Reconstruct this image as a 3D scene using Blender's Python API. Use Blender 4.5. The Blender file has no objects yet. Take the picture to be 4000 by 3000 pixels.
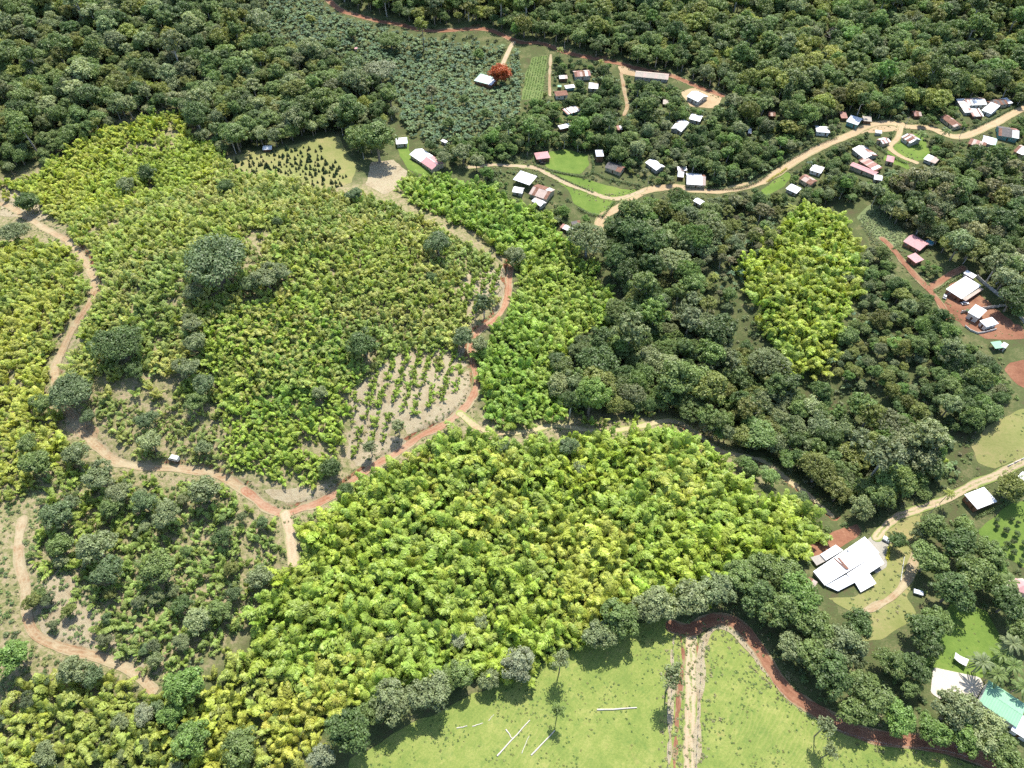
import bpy, bmesh, math, random
import numpy as np
from mathutils import Vector, Matrix

# ------------------------------------------------------------------ camera, sky, sun, exposure
SC = bpy.context.scene
ROOT = SC.collection
FPX, PITCH, CAMZ = 2773.0, math.radians(50.0), 300.0
cam_d = bpy.data.cameras.new('camera'); cam = bpy.data.objects.new('camera', cam_d); ROOT.objects.link(cam)
cam_d.sensor_width = 36.0; cam_d.lens = FPX / 4000.0 * 36.0
cam_d.clip_start = 1.0; cam_d.clip_end = 12000.0
cam.location = (0, 0, CAMZ); cam.rotation_euler = (math.radians(90) - PITCH, 0, 0)
SC.camera = cam
SUN_EL, SUN_AZ = math.radians(60), math.radians(14)
world = bpy.data.worlds.new('World'); SC.world = world; world.use_nodes = True
wn = world.node_tree.nodes; wl = world.node_tree.links
sky = wn.new('ShaderNodeTexSky'); sky.sky_type = 'NISHITA'; sky.sun_disc = False
sky.sun_elevation = SUN_EL; sky.sun_rotation = SUN_AZ
bg = wn['Background']; bg.inputs['Strength'].default_value = 0.15
wl.new(sky.outputs['Color'], bg.inputs['Color'])
sun_d = bpy.data.lights.new('sun', 'SUN'); sun_d.energy = 4.6; sun_d.angle = math.radians(0.5); sun_d.color = (1.0, 0.95, 0.87)
sun = bpy.data.objects.new('sun', sun_d); ROOT.objects.link(sun)
sdir = Vector((math.sin(SUN_AZ) * math.cos(SUN_EL), math.cos(SUN_AZ) * math.cos(SUN_EL), math.sin(SUN_EL)))
sun.rotation_euler = sdir.to_track_quat('Z', 'Y').to_euler(); sun.location = (0, 300, 500)
SC.view_settings.view_transform = 'Standard'; SC.view_settings.look = 'None'
SC.view_settings.exposure = 0.65; SC.view_settings.gamma = 1.0
SC.render.engine = 'CYCLES'
SC.cycles.use_denoising = False; SC.cycles.use_adaptive_sampling = True; SC.cycles.adaptive_threshold = 0.025; SC.cycles.max_bounces = 3; SC.cycles.diffuse_bounces = 2; SC.cycles.glossy_bounces = 2
SC.cycles.transmission_bounces = 3; SC.cycles.transparent_max_bounces = 4
SC.cycles.caustics_reflective = False; SC.cycles.caustics_refractive = False

rng = np.random.default_rng(7)
random.seed(7)

# ------------------------------------------------------------------ terrain: natural height, pixels to places
def vnoise(x, y, s, seed):
    x = np.asarray(x, float) / s + seed * 17.31; y = np.asarray(y, float) / s + seed * 9.77
    xi = np.floor(x); yi = np.floor(y); fx = x - xi; fy = y - yi
    fx = fx * fx * (3 - 2 * fx); fy = fy * fy * (3 - 2 * fy)
    def hsh(a, b):
        v = np.sin(a * 127.1 + b * 311.7 + seed * 74.7) * 43758.5453
        return v - np.floor(v)
    return (hsh(xi, yi) * (1 - fx) + hsh(xi + 1, yi) * fx) * (1 - fy) + (hsh(xi, yi + 1) * (1 - fx) + hsh(xi + 1, yi + 1) * fx) * fy

def sstep(a, b, v):
    t = np.clip((v - a) / (b - a), 0, 1); return t * t * (3 - 2 * t)

def nat(x, y):
    x = np.asarray(x, float); y = np.asarray(y, float)
    z = 45 * sstep(520, 1000, y) + 10 * sstep(380, 520, y)
    z = z + 40 * np.exp(-((x + 165) / 120) ** 2 - ((y - 320) / 115) ** 2)
    z = z + 14 * np.exp(-((x + 260) / 90) ** 2 - ((y - 130) / 80) ** 2)
    u = (x - 120) * 0.75 + (y - 255) * -0.66; w = (x - 120) * 0.66 + (y - 255) * 0.75
    z = z - 16 * np.exp(-(u / 150) ** 2 - (w / 48) ** 2)
    z = z + 22 * np.exp(-((x + 420) / 180) ** 2 - ((y - 640) / 150) ** 2)
    z = z + 10 * np.exp(-((x - 330) / 140) ** 2 - ((y - 300) / 160) ** 2)
    amp = 0.35 + 0.65 * sstep(110, 240, y)
    z = z + amp * (6 * (vnoise(x, y, 85, 1) - 0.5) + 2.6 * (vnoise(x, y, 31, 2) - 0.5) + 0.7 * (vnoise(x, y, 11, 3) - 0.5))
    return z

SP, CP = math.sin(PITCH), math.cos(PITCH)
def at(px, py, h=0.0):
    """points of the photograph (4000 x 3000) -> places on the hillside, h metres above the ground"""
    px = np.atleast_1d(np.asarray(px, float)); py = np.atleast_1d(np.asarray(py, float))
    a = (px - 2000) / FPX; b = -(py - 1500) / FPX
    dx = a; dy = b * SP + CP; dz = b * CP - SP
    n = len(px); lo = np.full(n, 150.0); hi = np.full(n, 2400.0); found = np.zeros(n, bool)
    f = lambda t: CAMZ + t * dz - nat(t * dx, t * dy) - h
    t = 150.0
    while t < 2400 and not found.all():
        v = f(np.full(n, t)); new = (v <= 0) & ~found
        hi[new] = t; lo[new] = t - 8; found |= new; t += 8
    for _ in range(22):
        m = (lo + hi) / 2; v = f(m); lo = np.where(v > 0, m, lo); hi = np.where(v > 0, hi, m)
    m = (lo + hi) / 2
    return np.stack([m * dx, m * dy, CAMZ + m * dz], 1)

def depth_of(x, y, z): return y * CP + (CAMZ - z) * SP
def project(p):
    d = depth_of(p[:, 0], p[:, 1], p[:, 2])
    return np.stack([2000 + FPX * p[:, 0] / d, 1500 - FPX * (p[:, 1] * SP - (CAMZ - p[:, 2]) * CP) / d, d], 1)
K = 4000 / 2212.0
def ov(pts): return [(x * K, y * K) for x, y in pts]           # overview sheet -> photo pixels
def tl(c, r, pts): return [(1000 * c + x / 2.212, 750 * r + y / 2.212) for x, y in pts]   # a 1000 x 750 crop -> photo pixels
def zoomed(x0, y0, s, pts): return [(x0 + x / s, y0 + y / s) for x, y in pts]
def ground_xy(pts, h=0.0):
    p = np.array(pts); return at(p[:, 0], p[:, 1], h)[:, :2]

# ------------------------------------------------------------------ roads and patches
def resample(p, step):
    p = np.asarray(p, float)
    # Catmull-Rom through the points, then even spacing
    q = np.vstack([2 * p[0] - p[1], p, 2 * p[-1] - p[-2]]); out = []
    for i in range(1, len(q) - 2):
        for t in np.linspace(0, 1, 14, endpoint=False):
            a, b, c, d = q[i - 1], q[i], q[i + 1], q[i + 2]
            out.append(0.5 * (2 * b + (c - a) * t + (2 * a - 5 * b + 4 * c - d) * t * t + (3 * b - a - 3 * c + d) * t ** 3))
    out.append(p[-1]); out = np.array(out)
    s = np.r_[0, np.cumsum(np.hypot(*np.diff(out, axis=0).T))]
    n = max(2, int(s[-1] / step)); u = np.linspace(0, s[-1], n)
    return np.stack([np.interp(u, s, out[:, 0]), np.interp(u, s, out[:, 1])], 1)

ROADS = {}
def road(name, pts, hw, mat, cut=True, wob=0.5):
    c = resample(ground_xy(pts), 1.2)
    ROADS[name] = dict(c=c, hw=hw, mat=mat, cut=cut, wob=wob)
road('winding_dirt_road', ov([(-30, 452), (10, 440), (60, 470), (110, 500), (160, 530), (190, 575), (203, 610), (192, 650), (167, 690), (146, 725), (127, 765), (117, 800), (128, 850), (155, 900), (185, 940), (212, 965), (250, 995), (310, 1008), (375, 1010), (440, 1018), (490, 1034), (530, 1058)]), 2.3, 'red_dirt', wob=0.9)
road('red_hill_track', ov([(526, 1056), (545, 1070), (578, 1096), (615, 1108), (660, 1094), (705, 1076), (750, 1046), (800, 1010), (850, 980), (905, 942), (955, 918), (992, 890), (1020, 855), (1030, 815), (1019, 770), (1026, 722), (1066, 690), (1089, 660), (1098, 625), (1100, 592), (1108, 560)]), 2.2, 'orange_dirt', wob=0.9)
road('spur_track', ov([(615, 1108), (624, 1140), (630, 1185), (634, 1215)]), 2.6, 'pale_dirt')
road('contour_track', ov([(992, 892), (1045, 928), (1120, 934), (1200, 918), (1280, 930), (1360, 924), (1450, 908), (1500, 930), (1556, 972), (1615, 984), (1660, 1000), (1700, 1032), (1750, 1070), (1800, 1112)]), 1.7, 'straw_track', wob=0.9)
road('lower_dirt_track', ov([(48, 1120), (40, 1165), (42, 1215), (54, 1265), (57, 1320), (74, 1368), (128, 1396), (195, 1414), (250, 1432), (295, 1455), (330, 1490)]), 2.2, 'red_dirt')
road('pasture_track', ov([(1489, 1720), (1490, 1600), (1492, 1500), (1492, 1420), (1494, 1370)]), 2.7, 'two_track', cut=False, wob=0.7)
road('eroded_ditch', [(2660, 2462), (2667, 2575), (2655, 2680), (2650, 2747), (2640, 2880), (2633, 3060)], 0.9, 'red_clay', cut=False, wob=0.8)
road('red_wheel_rut', [(2724, 2490), (2726, 2560), (2729, 2650)], 0.5, 'red_clay', cut=False, wob=0.4)
road('dry_fence_verge', [(2628, 2500), (2624, 2650), (2618, 2800), (2608, 3060)], 1.1, 'straw', cut=False, wob=0.9)
road('dry_grass_verge', [(2716, 3060), (2724, 2880), (2731, 2750), (2737, 2640), (2743, 2530), (2768, 2472), (2812, 2448), (2860, 2462), (2906, 2508), (2952, 2570), (3000, 2640)], 1.3, 'straw', cut=False, wob=0.9)
road('red_clay_road', ov([(1452, 1352), (1490, 1362), (1520, 1346), (1560, 1336), (1598, 1352), (1632, 1390), (1662, 1438), (1700, 1490), (1760, 1532), (1835, 1572), (1905, 1594), (1990, 1604), (2080, 1624), (2150, 1650), (2240, 1690)]), 3.0, 'red_clay')
road('hill_road', ov([(690, -25), (712, 2), (740, 22), (768, 31), (800, 40), (865, 52), (905, 63), (945, 66), (990, 63), (1030, 60), (1065, 66), (1106, 84), (1131, 92), (1168, 92), (1218, 110), (1281, 124), (1331, 134), (1368, 144), (1406, 153), (1440, 160), (1470, 170), (1506, 186), (1560, 206)]), 3.2, 'red_clay')
road('banana_lane', ov([(1110, 90), (1098, 112), (1088, 134), (1082, 150)]), 2.2, 'pale_dirt', cut=False)
road('village_road', ov([(1292, 500), (1300, 470), (1340, 447), (1390, 414), (1450, 405), (1510, 411), (1560, 412), (1620, 400), (1660, 385), (1700, 360), (1740, 335), (1790, 310), (1840, 290), (1880, 270), (1920, 266), (1960, 274), (2010, 277), (2040, 290), (2080, 295), (2130, 275), (2180, 250), (2240, 220)]), 3.4, 'tan_dirt', cut=False)
road('garden_drive', ov([(1390, 412), (1330, 430), (1266, 412), (1226, 397), (1180, 374), (1150, 362), (1060, 357), (1010, 362)]), 2.0, 'two_track', cut=False)
road('village_lane', ov([(1948, 272), (1938, 300), (1922, 318), (1945, 338), (1980, 352)]), 2.0, 'tan_dirt', cut=False)
road('hamlet_path', ov([(1342, 160), (1346, 180), (1350, 205), (1355, 228), (1348, 250)]), 1.5, 'red_dirt', cut=False)
road('garden_path', ov([(1190, 118), (1188, 150), (1187, 180), (1188, 208)]), 1.2, 'red_dirt', cut=False)
road('clay_lane', ov([(1905, 515), (1930, 540), (1950, 565), (1978, 596), (2008, 628), (2030, 656), (2050, 690)]), 1.9, 'red_clay', cut=False)
road('clay_spur', ov([(2008, 622), (2030, 608), (2055, 592), (2080, 580)]), 2.4, 'red_clay', cut=False)
road('farm_lane', ov([(2240, 985), (2200, 1002), (2150, 1028), (2100, 1048), (2050, 1076), (1990, 1098), (1940, 1116), (1910, 1140), (1892, 1162)]), 2.2, 'two_track', cut=False)
road('yard_trail', ov([(1985, 1180), (1972, 1215), (1958, 1255), (1925, 1292), (1890, 1310), (1862, 1322)]), 1.6, 'red_dirt', cut=False, wob=1.0)

PATCHES = {}
def patch(name, pts, mat, lift=0.05, wob=0.8, clear=True): PATCHES[name] = dict(p=ground_xy(pts), mat=mat, lift=lift, wob=wob, clear=clear)
patch('pasture', ov([(730, 1720), (760, 1640), (880, 1570), (1000, 1510), (1150, 1440), (1300, 1375), (1440, 1330), (1490, 1350), (1494, 1400), (1490, 1720)]), 'pasture')
patch('hill_pasture', ov([(1496, 1720), (1494, 1500), (1500, 1400), (1525, 1362), (1560, 1350), (1592, 1366), (1628, 1418), (1690, 1500), (1760, 1548), (1860, 1592), (1940, 1610), (2030, 1625), (2140, 1665), (2200, 1720)]), 'pasture')
patch('garden_lawn', ov([(1170, 350), (1180, 330), (1225, 322), (1270, 335), (1272, 358), (1255, 376), (1215, 372), (1180, 362)]), 'lawn')
patch('lower_garden_lawn', ov([(1180, 372), (1240, 380), (1340, 408), (1385, 412), (1330, 434), (1318, 462), (1290, 468), (1240, 440), (1230, 410)]), 'lawn')
patch('roadside_lawn', ov([(1640, 412), (1665, 395), (1700, 372), (1712, 380), (1690, 405), (1655, 425)]), 'lawn')
patch('house_yard', ov([(1780, 1290), (1850, 1290), (1900, 1240), (1915, 1150), (1950, 1118), (1990, 1105), (1985, 1160), (1985, 1230), (1960, 1290), (1980, 1330), (1900, 1385), (1840, 1385), (1860, 1330)]), 'lawn_dry')
patch('villa_lawn', ov([(1995, 1440), (2010, 1400), (2030, 1340), (2060, 1300), (2090, 1300), (2130, 1320), (2165, 1380), (2160, 1440), (2120, 1470), (2060, 1460)]), 'lawn')
patch('orchard_lawn', ov([(2130, 1130), (2180, 1090), (2240, 1080), (2240, 1240), (2170, 1200), (2110, 1150)]), 'lawn')
patch('paddock', ov([(2100, 960), (2130, 920), (2160, 905), (2212, 880), (2240, 960), (2212, 990), (2150, 1012), (2110, 1000)]), 'lawn_dry')
patch('nursery_field', ov([(480, 345), (560, 325), (650, 310), (690, 298), (735, 295), (748, 330), (770, 360), (760, 395), (700, 412), (600, 380), (520, 366)]), 'lawn_dry')
patch('crop_field', ov([(1128, 215), (1134, 165), (1148, 125), (1182, 120), (1178, 165), (1172, 215)]), 'crop')
patch('village_green', ov([(1905, 345), (1930, 300), (1960, 290), (1990, 290), (2010, 330), (2000, 345), (1960, 352), (1975, 375)]), 'lawn')
patch('plaza', ov([(1860, 288), (1885, 262), (1920, 258), (1955, 266), (1940, 282), (1905, 285)]), 'tan_dirt', 0.06)
patch('hamlet_yard', ov([(1335, 142), (1380, 148), (1445, 160), (1440, 172), (1385, 166), (1340, 158)]), 'tan_dirt', 0.06)
patch('hut_yard', ov([(1470, 200), (1510, 186), (1560, 212), (1545, 235), (1490, 230)]), 'tan_dirt', 0.06)
patch('building_plot', ov([(2030, 655), (2062, 606), (2085, 600), (2130, 650), (2205, 705), (2212, 730), (2130, 728), (2080, 700), (2046, 690)]), 'red_clay', 0.06, 2.6, False)
patch('clay_plot', ov([(2168, 800), (2180, 785), (2240, 775), (2240, 850), (2200, 832)]), 'red_clay', 0.06)
patch('cleared_ground', ov([(800, 350), (850, 345), (880, 370), (870, 400), (830, 420), (790, 400)]), 'straw', 0.05)
patch('weedy_field', ov([(1850, 470), (1880, 440), (1920, 450), (1945, 490), (1965, 520), (1930, 545), (1900, 520)]), 'weeds', 0.05, clear=False)
patch('hut_lawn', ov([(855, 300), (880, 296), (890, 350), (935, 372), (930, 385), (880, 365), (860, 330)]), 'lawn')
patch('driveway_gravel', ov([(1862, 1178), (1890, 1150), (1920, 1165), (1916, 1225), (1890, 1240), (1878, 1205)]), 'gravel', 0.10, 0.2)
patch('clay_bank', ov([(1745, 1180), (1800, 1150), (1850, 1130), (1862, 1150), (1800, 1190), (1760, 1210)]), 'red_clay', 0.06)
patch('concrete_patio', zoomed(3000, 2250, 1.269, [(818, 452), (1050, 502), (1070, 540), (1000, 665), (900, 640), (805, 580)]), 'concrete', 0.12, 0.0)
patch('villa_terrace', zoomed(3000, 2250, 1.269, [(1125, 40), (1160, 20), (1269, 10), (1300, 200), (1180, 150)]), 'concrete', 0.12, 0.0)
patch('soil_bench', ov([(140, 905), (165, 890), (215, 930), (205, 950), (170, 945), (142, 930)]), 'red_dirt', 0.06)
patch('dry_verge', ov([(870, 905), (900, 880), (960, 850), (1005, 800), (1015, 800), (1015, 850), (985, 885), (950, 910), (880, 940)]), 'straw', 0.05)
patch('planted_slope', ov([(745, 1000), (760, 880), (800, 800), (860, 760), (1000, 740), (1008, 790), (990, 845), (930, 880), (870, 915), (830, 950)]), 'straw', 0.045, 3.0)
patch('planted_shoulder', ov([(985, 640), (1010, 590), (1085, 575), (1088, 610), (1060, 655), (1010, 690)]), 'straw', 0.045, 3.0)
patch('dry_slope', ov([(560, 1055), (640, 1055), (720, 1045), (740, 1050), (690, 1075), (640, 1086), (590, 1080)]), 'straw', 0.05)
patch('dry_knoll', ov([(760, 980), (790, 940), (850, 940), (880, 950), (860, 975), (800, 1005), (765, 1010)]), 'straw', 0.05)
patch('dry_bank', ov([(1062, 660), (1078, 600), (1092, 610), (1086, 650), (1070, 680)]), 'straw', 0.05)
patch('straw_slope', ov([(70, 1290), (130, 1220), (200, 1300), (250, 1380), (320, 1450), (260, 1430), (150, 1400), (90, 1370)]), 'straw', 0.05)
patch('bare_shoulder', ov([(0, 400), (60, 415), (110, 450), (100, 480), (50, 470), (0, 465)]), 'straw', 0.05)

# ------------------------------------------------------------------ terrain grid, carved along the hillside roads
gx = np.r_[-4500, -3000, -2000, -1400, -1050, -850, -740, np.arange(-660, 660.1, 1.6), 740, 850, 1050, 1400, 2000, 3000, 4500]
gy = np.r_[-3000, -1500, -700, -300, -120, -40, np.arange(10, 420, 1.5), np.arange(420, 1000, 2.3), 1040, 1120, 1300, 1700, 2400, 3500, 5000]
GX, GY = np.meshgrid(gx, gy)
GZ = nat(GX, GY)
ny, nx = GX.shape

def box_mask(pts, pad):
    i0, i1 = np.searchsorted(gx, [pts[:, 0].min() - pad, pts[:, 0].max() + pad]); j0, j1 = np.searchsorted(gy, [pts[:, 1].min() - pad, pts[:, 1].max() + pad])
    return slice(max(0, j0 - 1), min(ny, j1 + 1)), slice(max(0, i0 - 1), min(nx, i1 + 1))

def line_dist(X, Y, c):
    """distance to a densely sampled line and the index of the nearest sample"""
    sh = X.shape; P = np.stack([X.ravel(), Y.ravel()], 1); best = np.full(len(P), 1e9); idx = np.zeros(len(P), int)
    for k in range(0, len(c), 12):
        seg = c[k:k + 13]; lo = seg.min(0) - 16; hi = seg.max(0) + 16
        m = np.where((P[:, 0] > lo[0]) & (P[:, 0] < hi[0]) & (P[:, 1] > lo[1]) & (P[:, 1] < hi[1]))[0]
        if not len(m): continue
        for s in range(len(seg) - 1):
            a, b = seg[s], seg[s + 1]; ab = b - a
            t = np.clip(((P[m] - a) @ ab) / max(1e-9, ab @ ab), 0, 1)
            d = np.hypot(*(P[m] - a - t[:, None] * ab).T)
            u = d < best[m]; mm = m[u]; best[mm] = d[u]; idx[mm] = k + s
    return best.reshape(sh), idx.reshape(sh)

for R in ROADS.values():
    if not R['cut']: continue
    c, hw = R['c'], R['hw']
    tg = np.gradient(c, axis=0); tg /= np.maximum(1e-9, np.hypot(tg[:, 0], tg[:, 1]))[:, None]
    nm = np.stack([-tg[:, 1], tg[:, 0]], 1)
    zr = np.minimum(nat(*(c + nm * (hw + 1.6)).T), nat(*(c - nm * (hw + 1.6)).T)) - 0.35
    k = np.ones(9) / 9; zr = np.convolve(np.pad(zr, 4, mode='edge'), k, 'valid')
    sj, si = box_mask(c, 16); X, Y, Z = GX[sj, si], GY[sj, si], GZ[sj, si]
    d, ix = line_dist(X, Y, c); near = d < 14
    zc = zr[ix]; out = np.maximum(0, d - hw - 0.4)
    cutz = np.where(Z > zc, np.minimum(Z, zc + out * 1.9), np.maximum(Z, zc - out * 0.7))
    GZ[sj, si] = np.where(near, cutz, Z)

def zg(x, y):
    x = np.asarray(x, float); y = np.asarray(y, float)
    i = np.clip(np.searchsorted(gx, x) - 1, 0, nx - 2); j = np.clip(np.searchsorted(gy, y) - 1, 0, ny - 2)
    u = (x - gx[i]) / (gx[i + 1] - gx[i]); v = (y - gy[j]) / (gy[j + 1] - gy[j])
    return (GZ[j, i] * (1 - u) + GZ[j, i + 1] * u) * (1 - v) + (GZ[j + 1, i] * (1 - u) + GZ[j + 1, i + 1] * u) * v

def poly_sdf(X, Y, p):
    """signed distance to a polygon, positive inside"""
    P = np.stack([np.ravel(X), np.ravel(Y)], 1); best = np.full(len(P), 1e9); ins = np.zeros(len(P), bool)
    for k in range(len(p)):
        a, b = p[k], p[(k + 1) % len(p)]; ab = b - a
        t = np.clip(((P - a) @ ab) / max(1e-9, ab @ ab), 0, 1)
        best = np.minimum(best, np.hypot(*(P - a - t[:, None] * ab).T))
        cr = (a[1] > P[:, 1]) != (b[1] > P[:, 1])
        xx = a[0] + (P[:, 1] - a[1]) / (b[1] - a[1] if b[1] != a[1] else 1e-9) * (b[0] - a[0])
        ins ^= cr & (P[:, 0] < xx)
    return np.where(ins, best, -best).reshape(np.shape(X))

# ------------------------------------------------------------------ materials
MATS = {}
def new_mat(name):
    m = bpy.data.materials.new(name); m.use_nodes = True; MATS[name] = m
    nt = m.node_tree; return m, nt.nodes, nt.links, nt.nodes['Principled BSDF']
def N(nodes, t, **kw):
    n = nodes.new(t)
    for k, v in kw.items():
        if k in n.inputs: n.inputs[k].default_value = v
        else: setattr(n, k, v)
    return n
def ramp(nodes, stops):
    r = nodes.new('ShaderNodeValToRGB'); e = r.color_ramp.elements
    while len(e) < len(stops): e.new(0.5)
    for k, (p, c) in enumerate(stops): e[k].position = p; e[k].color = (*c, 1)
    return r
def mixc(nodes, links, fac, a, b, blend='MIX'):
    m = nodes.new('ShaderNodeMix'); m.data_type = 'RGBA'; m.blend_type = blend
    for s, v in ((m.inputs[0], fac), (m.inputs[6], a), (m.inputs[7], b)):
        if hasattr(v, 'links'): links.new(v, s)
        elif isinstance(v, tuple): s.default_value = (*v, 1)
        else: s.default_value = v
    return m.outputs[2]
def mathn(nodes, links, op, a, b=0.0, c=None, clamp=False):
    m = nodes.new('ShaderNodeMath'); m.operation = op; m.use_clamp = clamp
    for k, v in enumerate((a, b) if c is None else (a, b, c)):
        if hasattr(v, 'links'): links.new(v, m.inputs[k])
        else: m.inputs[k].default_value = v
    return m.outputs[0]
def noise(nodes, links, scale, detail=6, rough=0.6, dist=0.0, stretch=None, rotz=0.0):
    g = nodes.new('ShaderNodeNewGeometry'); v = g.outputs['Position']
    if stretch:
        mp = nodes.new('ShaderNodeMapping'); mp.inputs['Scale'].default_value = stretch; mp.inputs['Rotation'].default_value = (0, 0, rotz)
        links.new(v, mp.inputs['Vector']); v = mp.outputs['Vector']
    n = nodes.new('ShaderNodeTexNoise'); n.inputs['Scale'].default_value = scale; n.inputs['Detail'].default_value = detail
    n.inputs['Roughness'].default_value = rough; n.inputs['Distortion'].default_value = dist
    links.new(v, n.inputs['Vector']); return n.outputs['Fac']
def bump(nodes, links, bs, h, strength=0.5, dist=0.3):
    b = nodes.new('ShaderNodeBump'); b.inputs['Strength'].default_value = strength; b.inputs['Distance'].default_value = dist
    links.new(h, b.inputs['Height']); links.new(b.outputs['Normal'], bs.inputs['Normal'])

def earth(name, cols, scale=0.35, grass=None, track=False, relief=0.5):
    """soil or sward: colours mixed by two noises; grass creeps in from the edges and along the middle of a track"""
    m, n, l, b = new_mat(name)
    f1 = noise(n, l, scale); f2 = noise(n, l, scale * 6.5, 4); f3 = noise(n, l, scale * 0.22, 3)
    s = mathn(n, l, 'ADD', mathn(n, l, 'MULTIPLY', f1, 0.42), mathn(n, l, 'ADD', mathn(n, l, 'MULTIPLY', f2, 0.28), mathn(n, l, 'MULTIPLY', f3, 0.38)))
    k = len(cols); r = ramp(n, [(0.36 + 0.36 * i / (k - 1), c) for i, c in enumerate(cols)]); l.new(s, r.inputs[0]); col = r.outputs[0]
    if grass:
        a = n.new('ShaderNodeAttribute'); a.attribute_name = 'across'
        e = mathn(n, l, 'ADD', a.outputs['Fac'], mathn(n, l, 'MULTIPLY', mathn(n, l, 'SUBTRACT', f1, 0.5), 1.3))
        w = mathn(n, l, 'MULTIPLY', mathn(n, l, 'SUBTRACT', e, 0.68), 4.0, clamp=True)
        if track:
            mid = mathn(n, l, 'MULTIPLY', mathn(n, l, 'SUBTRACT', 0.26, mathn(n, l, 'ADD', a.outputs['Fac'], mathn(n, l, 'MULTIPLY', mathn(n, l, 'SUBTRACT', f2, 0.5), 0.7))), 7.0, clamp=True)
            w = mathn(n, l, 'MAXIMUM', w, mathn(n, l, 'MULTIPLY', mid, 0.8))
        rut = mathn(n, l, 'SUBTRACT', 1.0, mathn(n, l, 'MULTIPLY', mathn(n, l, 'ABSOLUTE', mathn(n, l, 'SUBTRACT', mathn(n, l, 'ADD', a.outputs['Fac'], mathn(n, l, 'MULTIPLY', mathn(n, l, 'SUBTRACT', f1, 0.5), 0.35)), 0.42)), 6.0), clamp=True)
        col = mixc(n, l, mathn(n, l, 'MULTIPLY', rut, 0.38), col, tuple(min(.6, c * 1.12) for c in cols[-1]))
        col = mixc(n, l, w, col, grass)
    l.new(col, b.inputs['Base Color']); b.inputs['Roughness'].default_value = 0.95; b.inputs['Specular IOR Level'].default_value = 0.15
    bump(n, l, b, f2, relief, 0.5)
    return m
STRAW = (0.33, 0.275, 0.165)
earth('red_dirt', [(0.21, 0.105, 0.055), (0.31, 0.205, 0.115), (0.37, 0.30, 0.185), (0.40, 0.34, 0.22)], 0.14, STRAW)
earth('orange_dirt', [(0.21, 0.082, 0.045), (0.30, 0.14, 0.08), (0.36, 0.215, 0.135), (0.38, 0.28, 0.185)], 0.14, STRAW)
earth('pale_dirt', [(0.36, 0.24, 0.15), (0.44, 0.34, 0.22), (0.48, 0.40, 0.27)], 0.2, (0.30, 0.28, 0.14))
earth('straw_track', [(0.30, 0.14, 0.08), (0.42, 0.33, 0.20), (0.44, 0.37, 0.22), (0.36, 0.36, 0.16)], 0.12, (0.28, 0.30, 0.10))
earth('two_track', [(0.36, 0.26, 0.16), (0.42, 0.33, 0.21), (0.45, 0.37, 0.25)], 0.2, (0.20, 0.25, 0.07), True)
earth('red_clay', [(0.15, 0.065, 0.038), (0.24, 0.112, 0.066), (0.32, 0.18, 0.11)], 0.16, (0.28, 0.21, 0.12))
earth('tan_dirt', [(0.36, 0.25, 0.14), (0.43, 0.32, 0.19), (0.48, 0.37, 0.23)], 0.2, (0.30, 0.27, 0.13))
earth('straw', [(0.24, 0.175, 0.105), (0.35, 0.285, 0.18), (0.42, 0.36, 0.24), (0.24, 0.245, 0.10)], 0.55, relief=0.9)
earth('weeds', [(0.12, 0.15, 0.06), (0.17, 0.21, 0.09), (0.22, 0.25, 0.12)], 0.4)
earth('crop', [(0.09, 0.14, 0.04), (0.14, 0.19, 0.06), (0.20, 0.23, 0.09)], 0.4)
earth('lawn', [(0.09, 0.155, 0.03), (0.135, 0.205, 0.04), (0.20, 0.245, 0.06)], 0.15, relief=0.35)
earth('lawn_dry', [(0.15, 0.18, 0.05), (0.22, 0.225, 0.08), (0.31, 0.25, 0.12)], 0.14, relief=0.3)
earth('gravel', [(0.27, 0.25, 0.21), (0.34, 0.32, 0.27), (0.38, 0.35, 0.29)], 0.5)
earth('concrete', [(0.50, 0.45, 0.36), (0.56, 0.50, 0.41), (0.60, 0.55, 0.46)], 0.12, relief=0.1)

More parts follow.
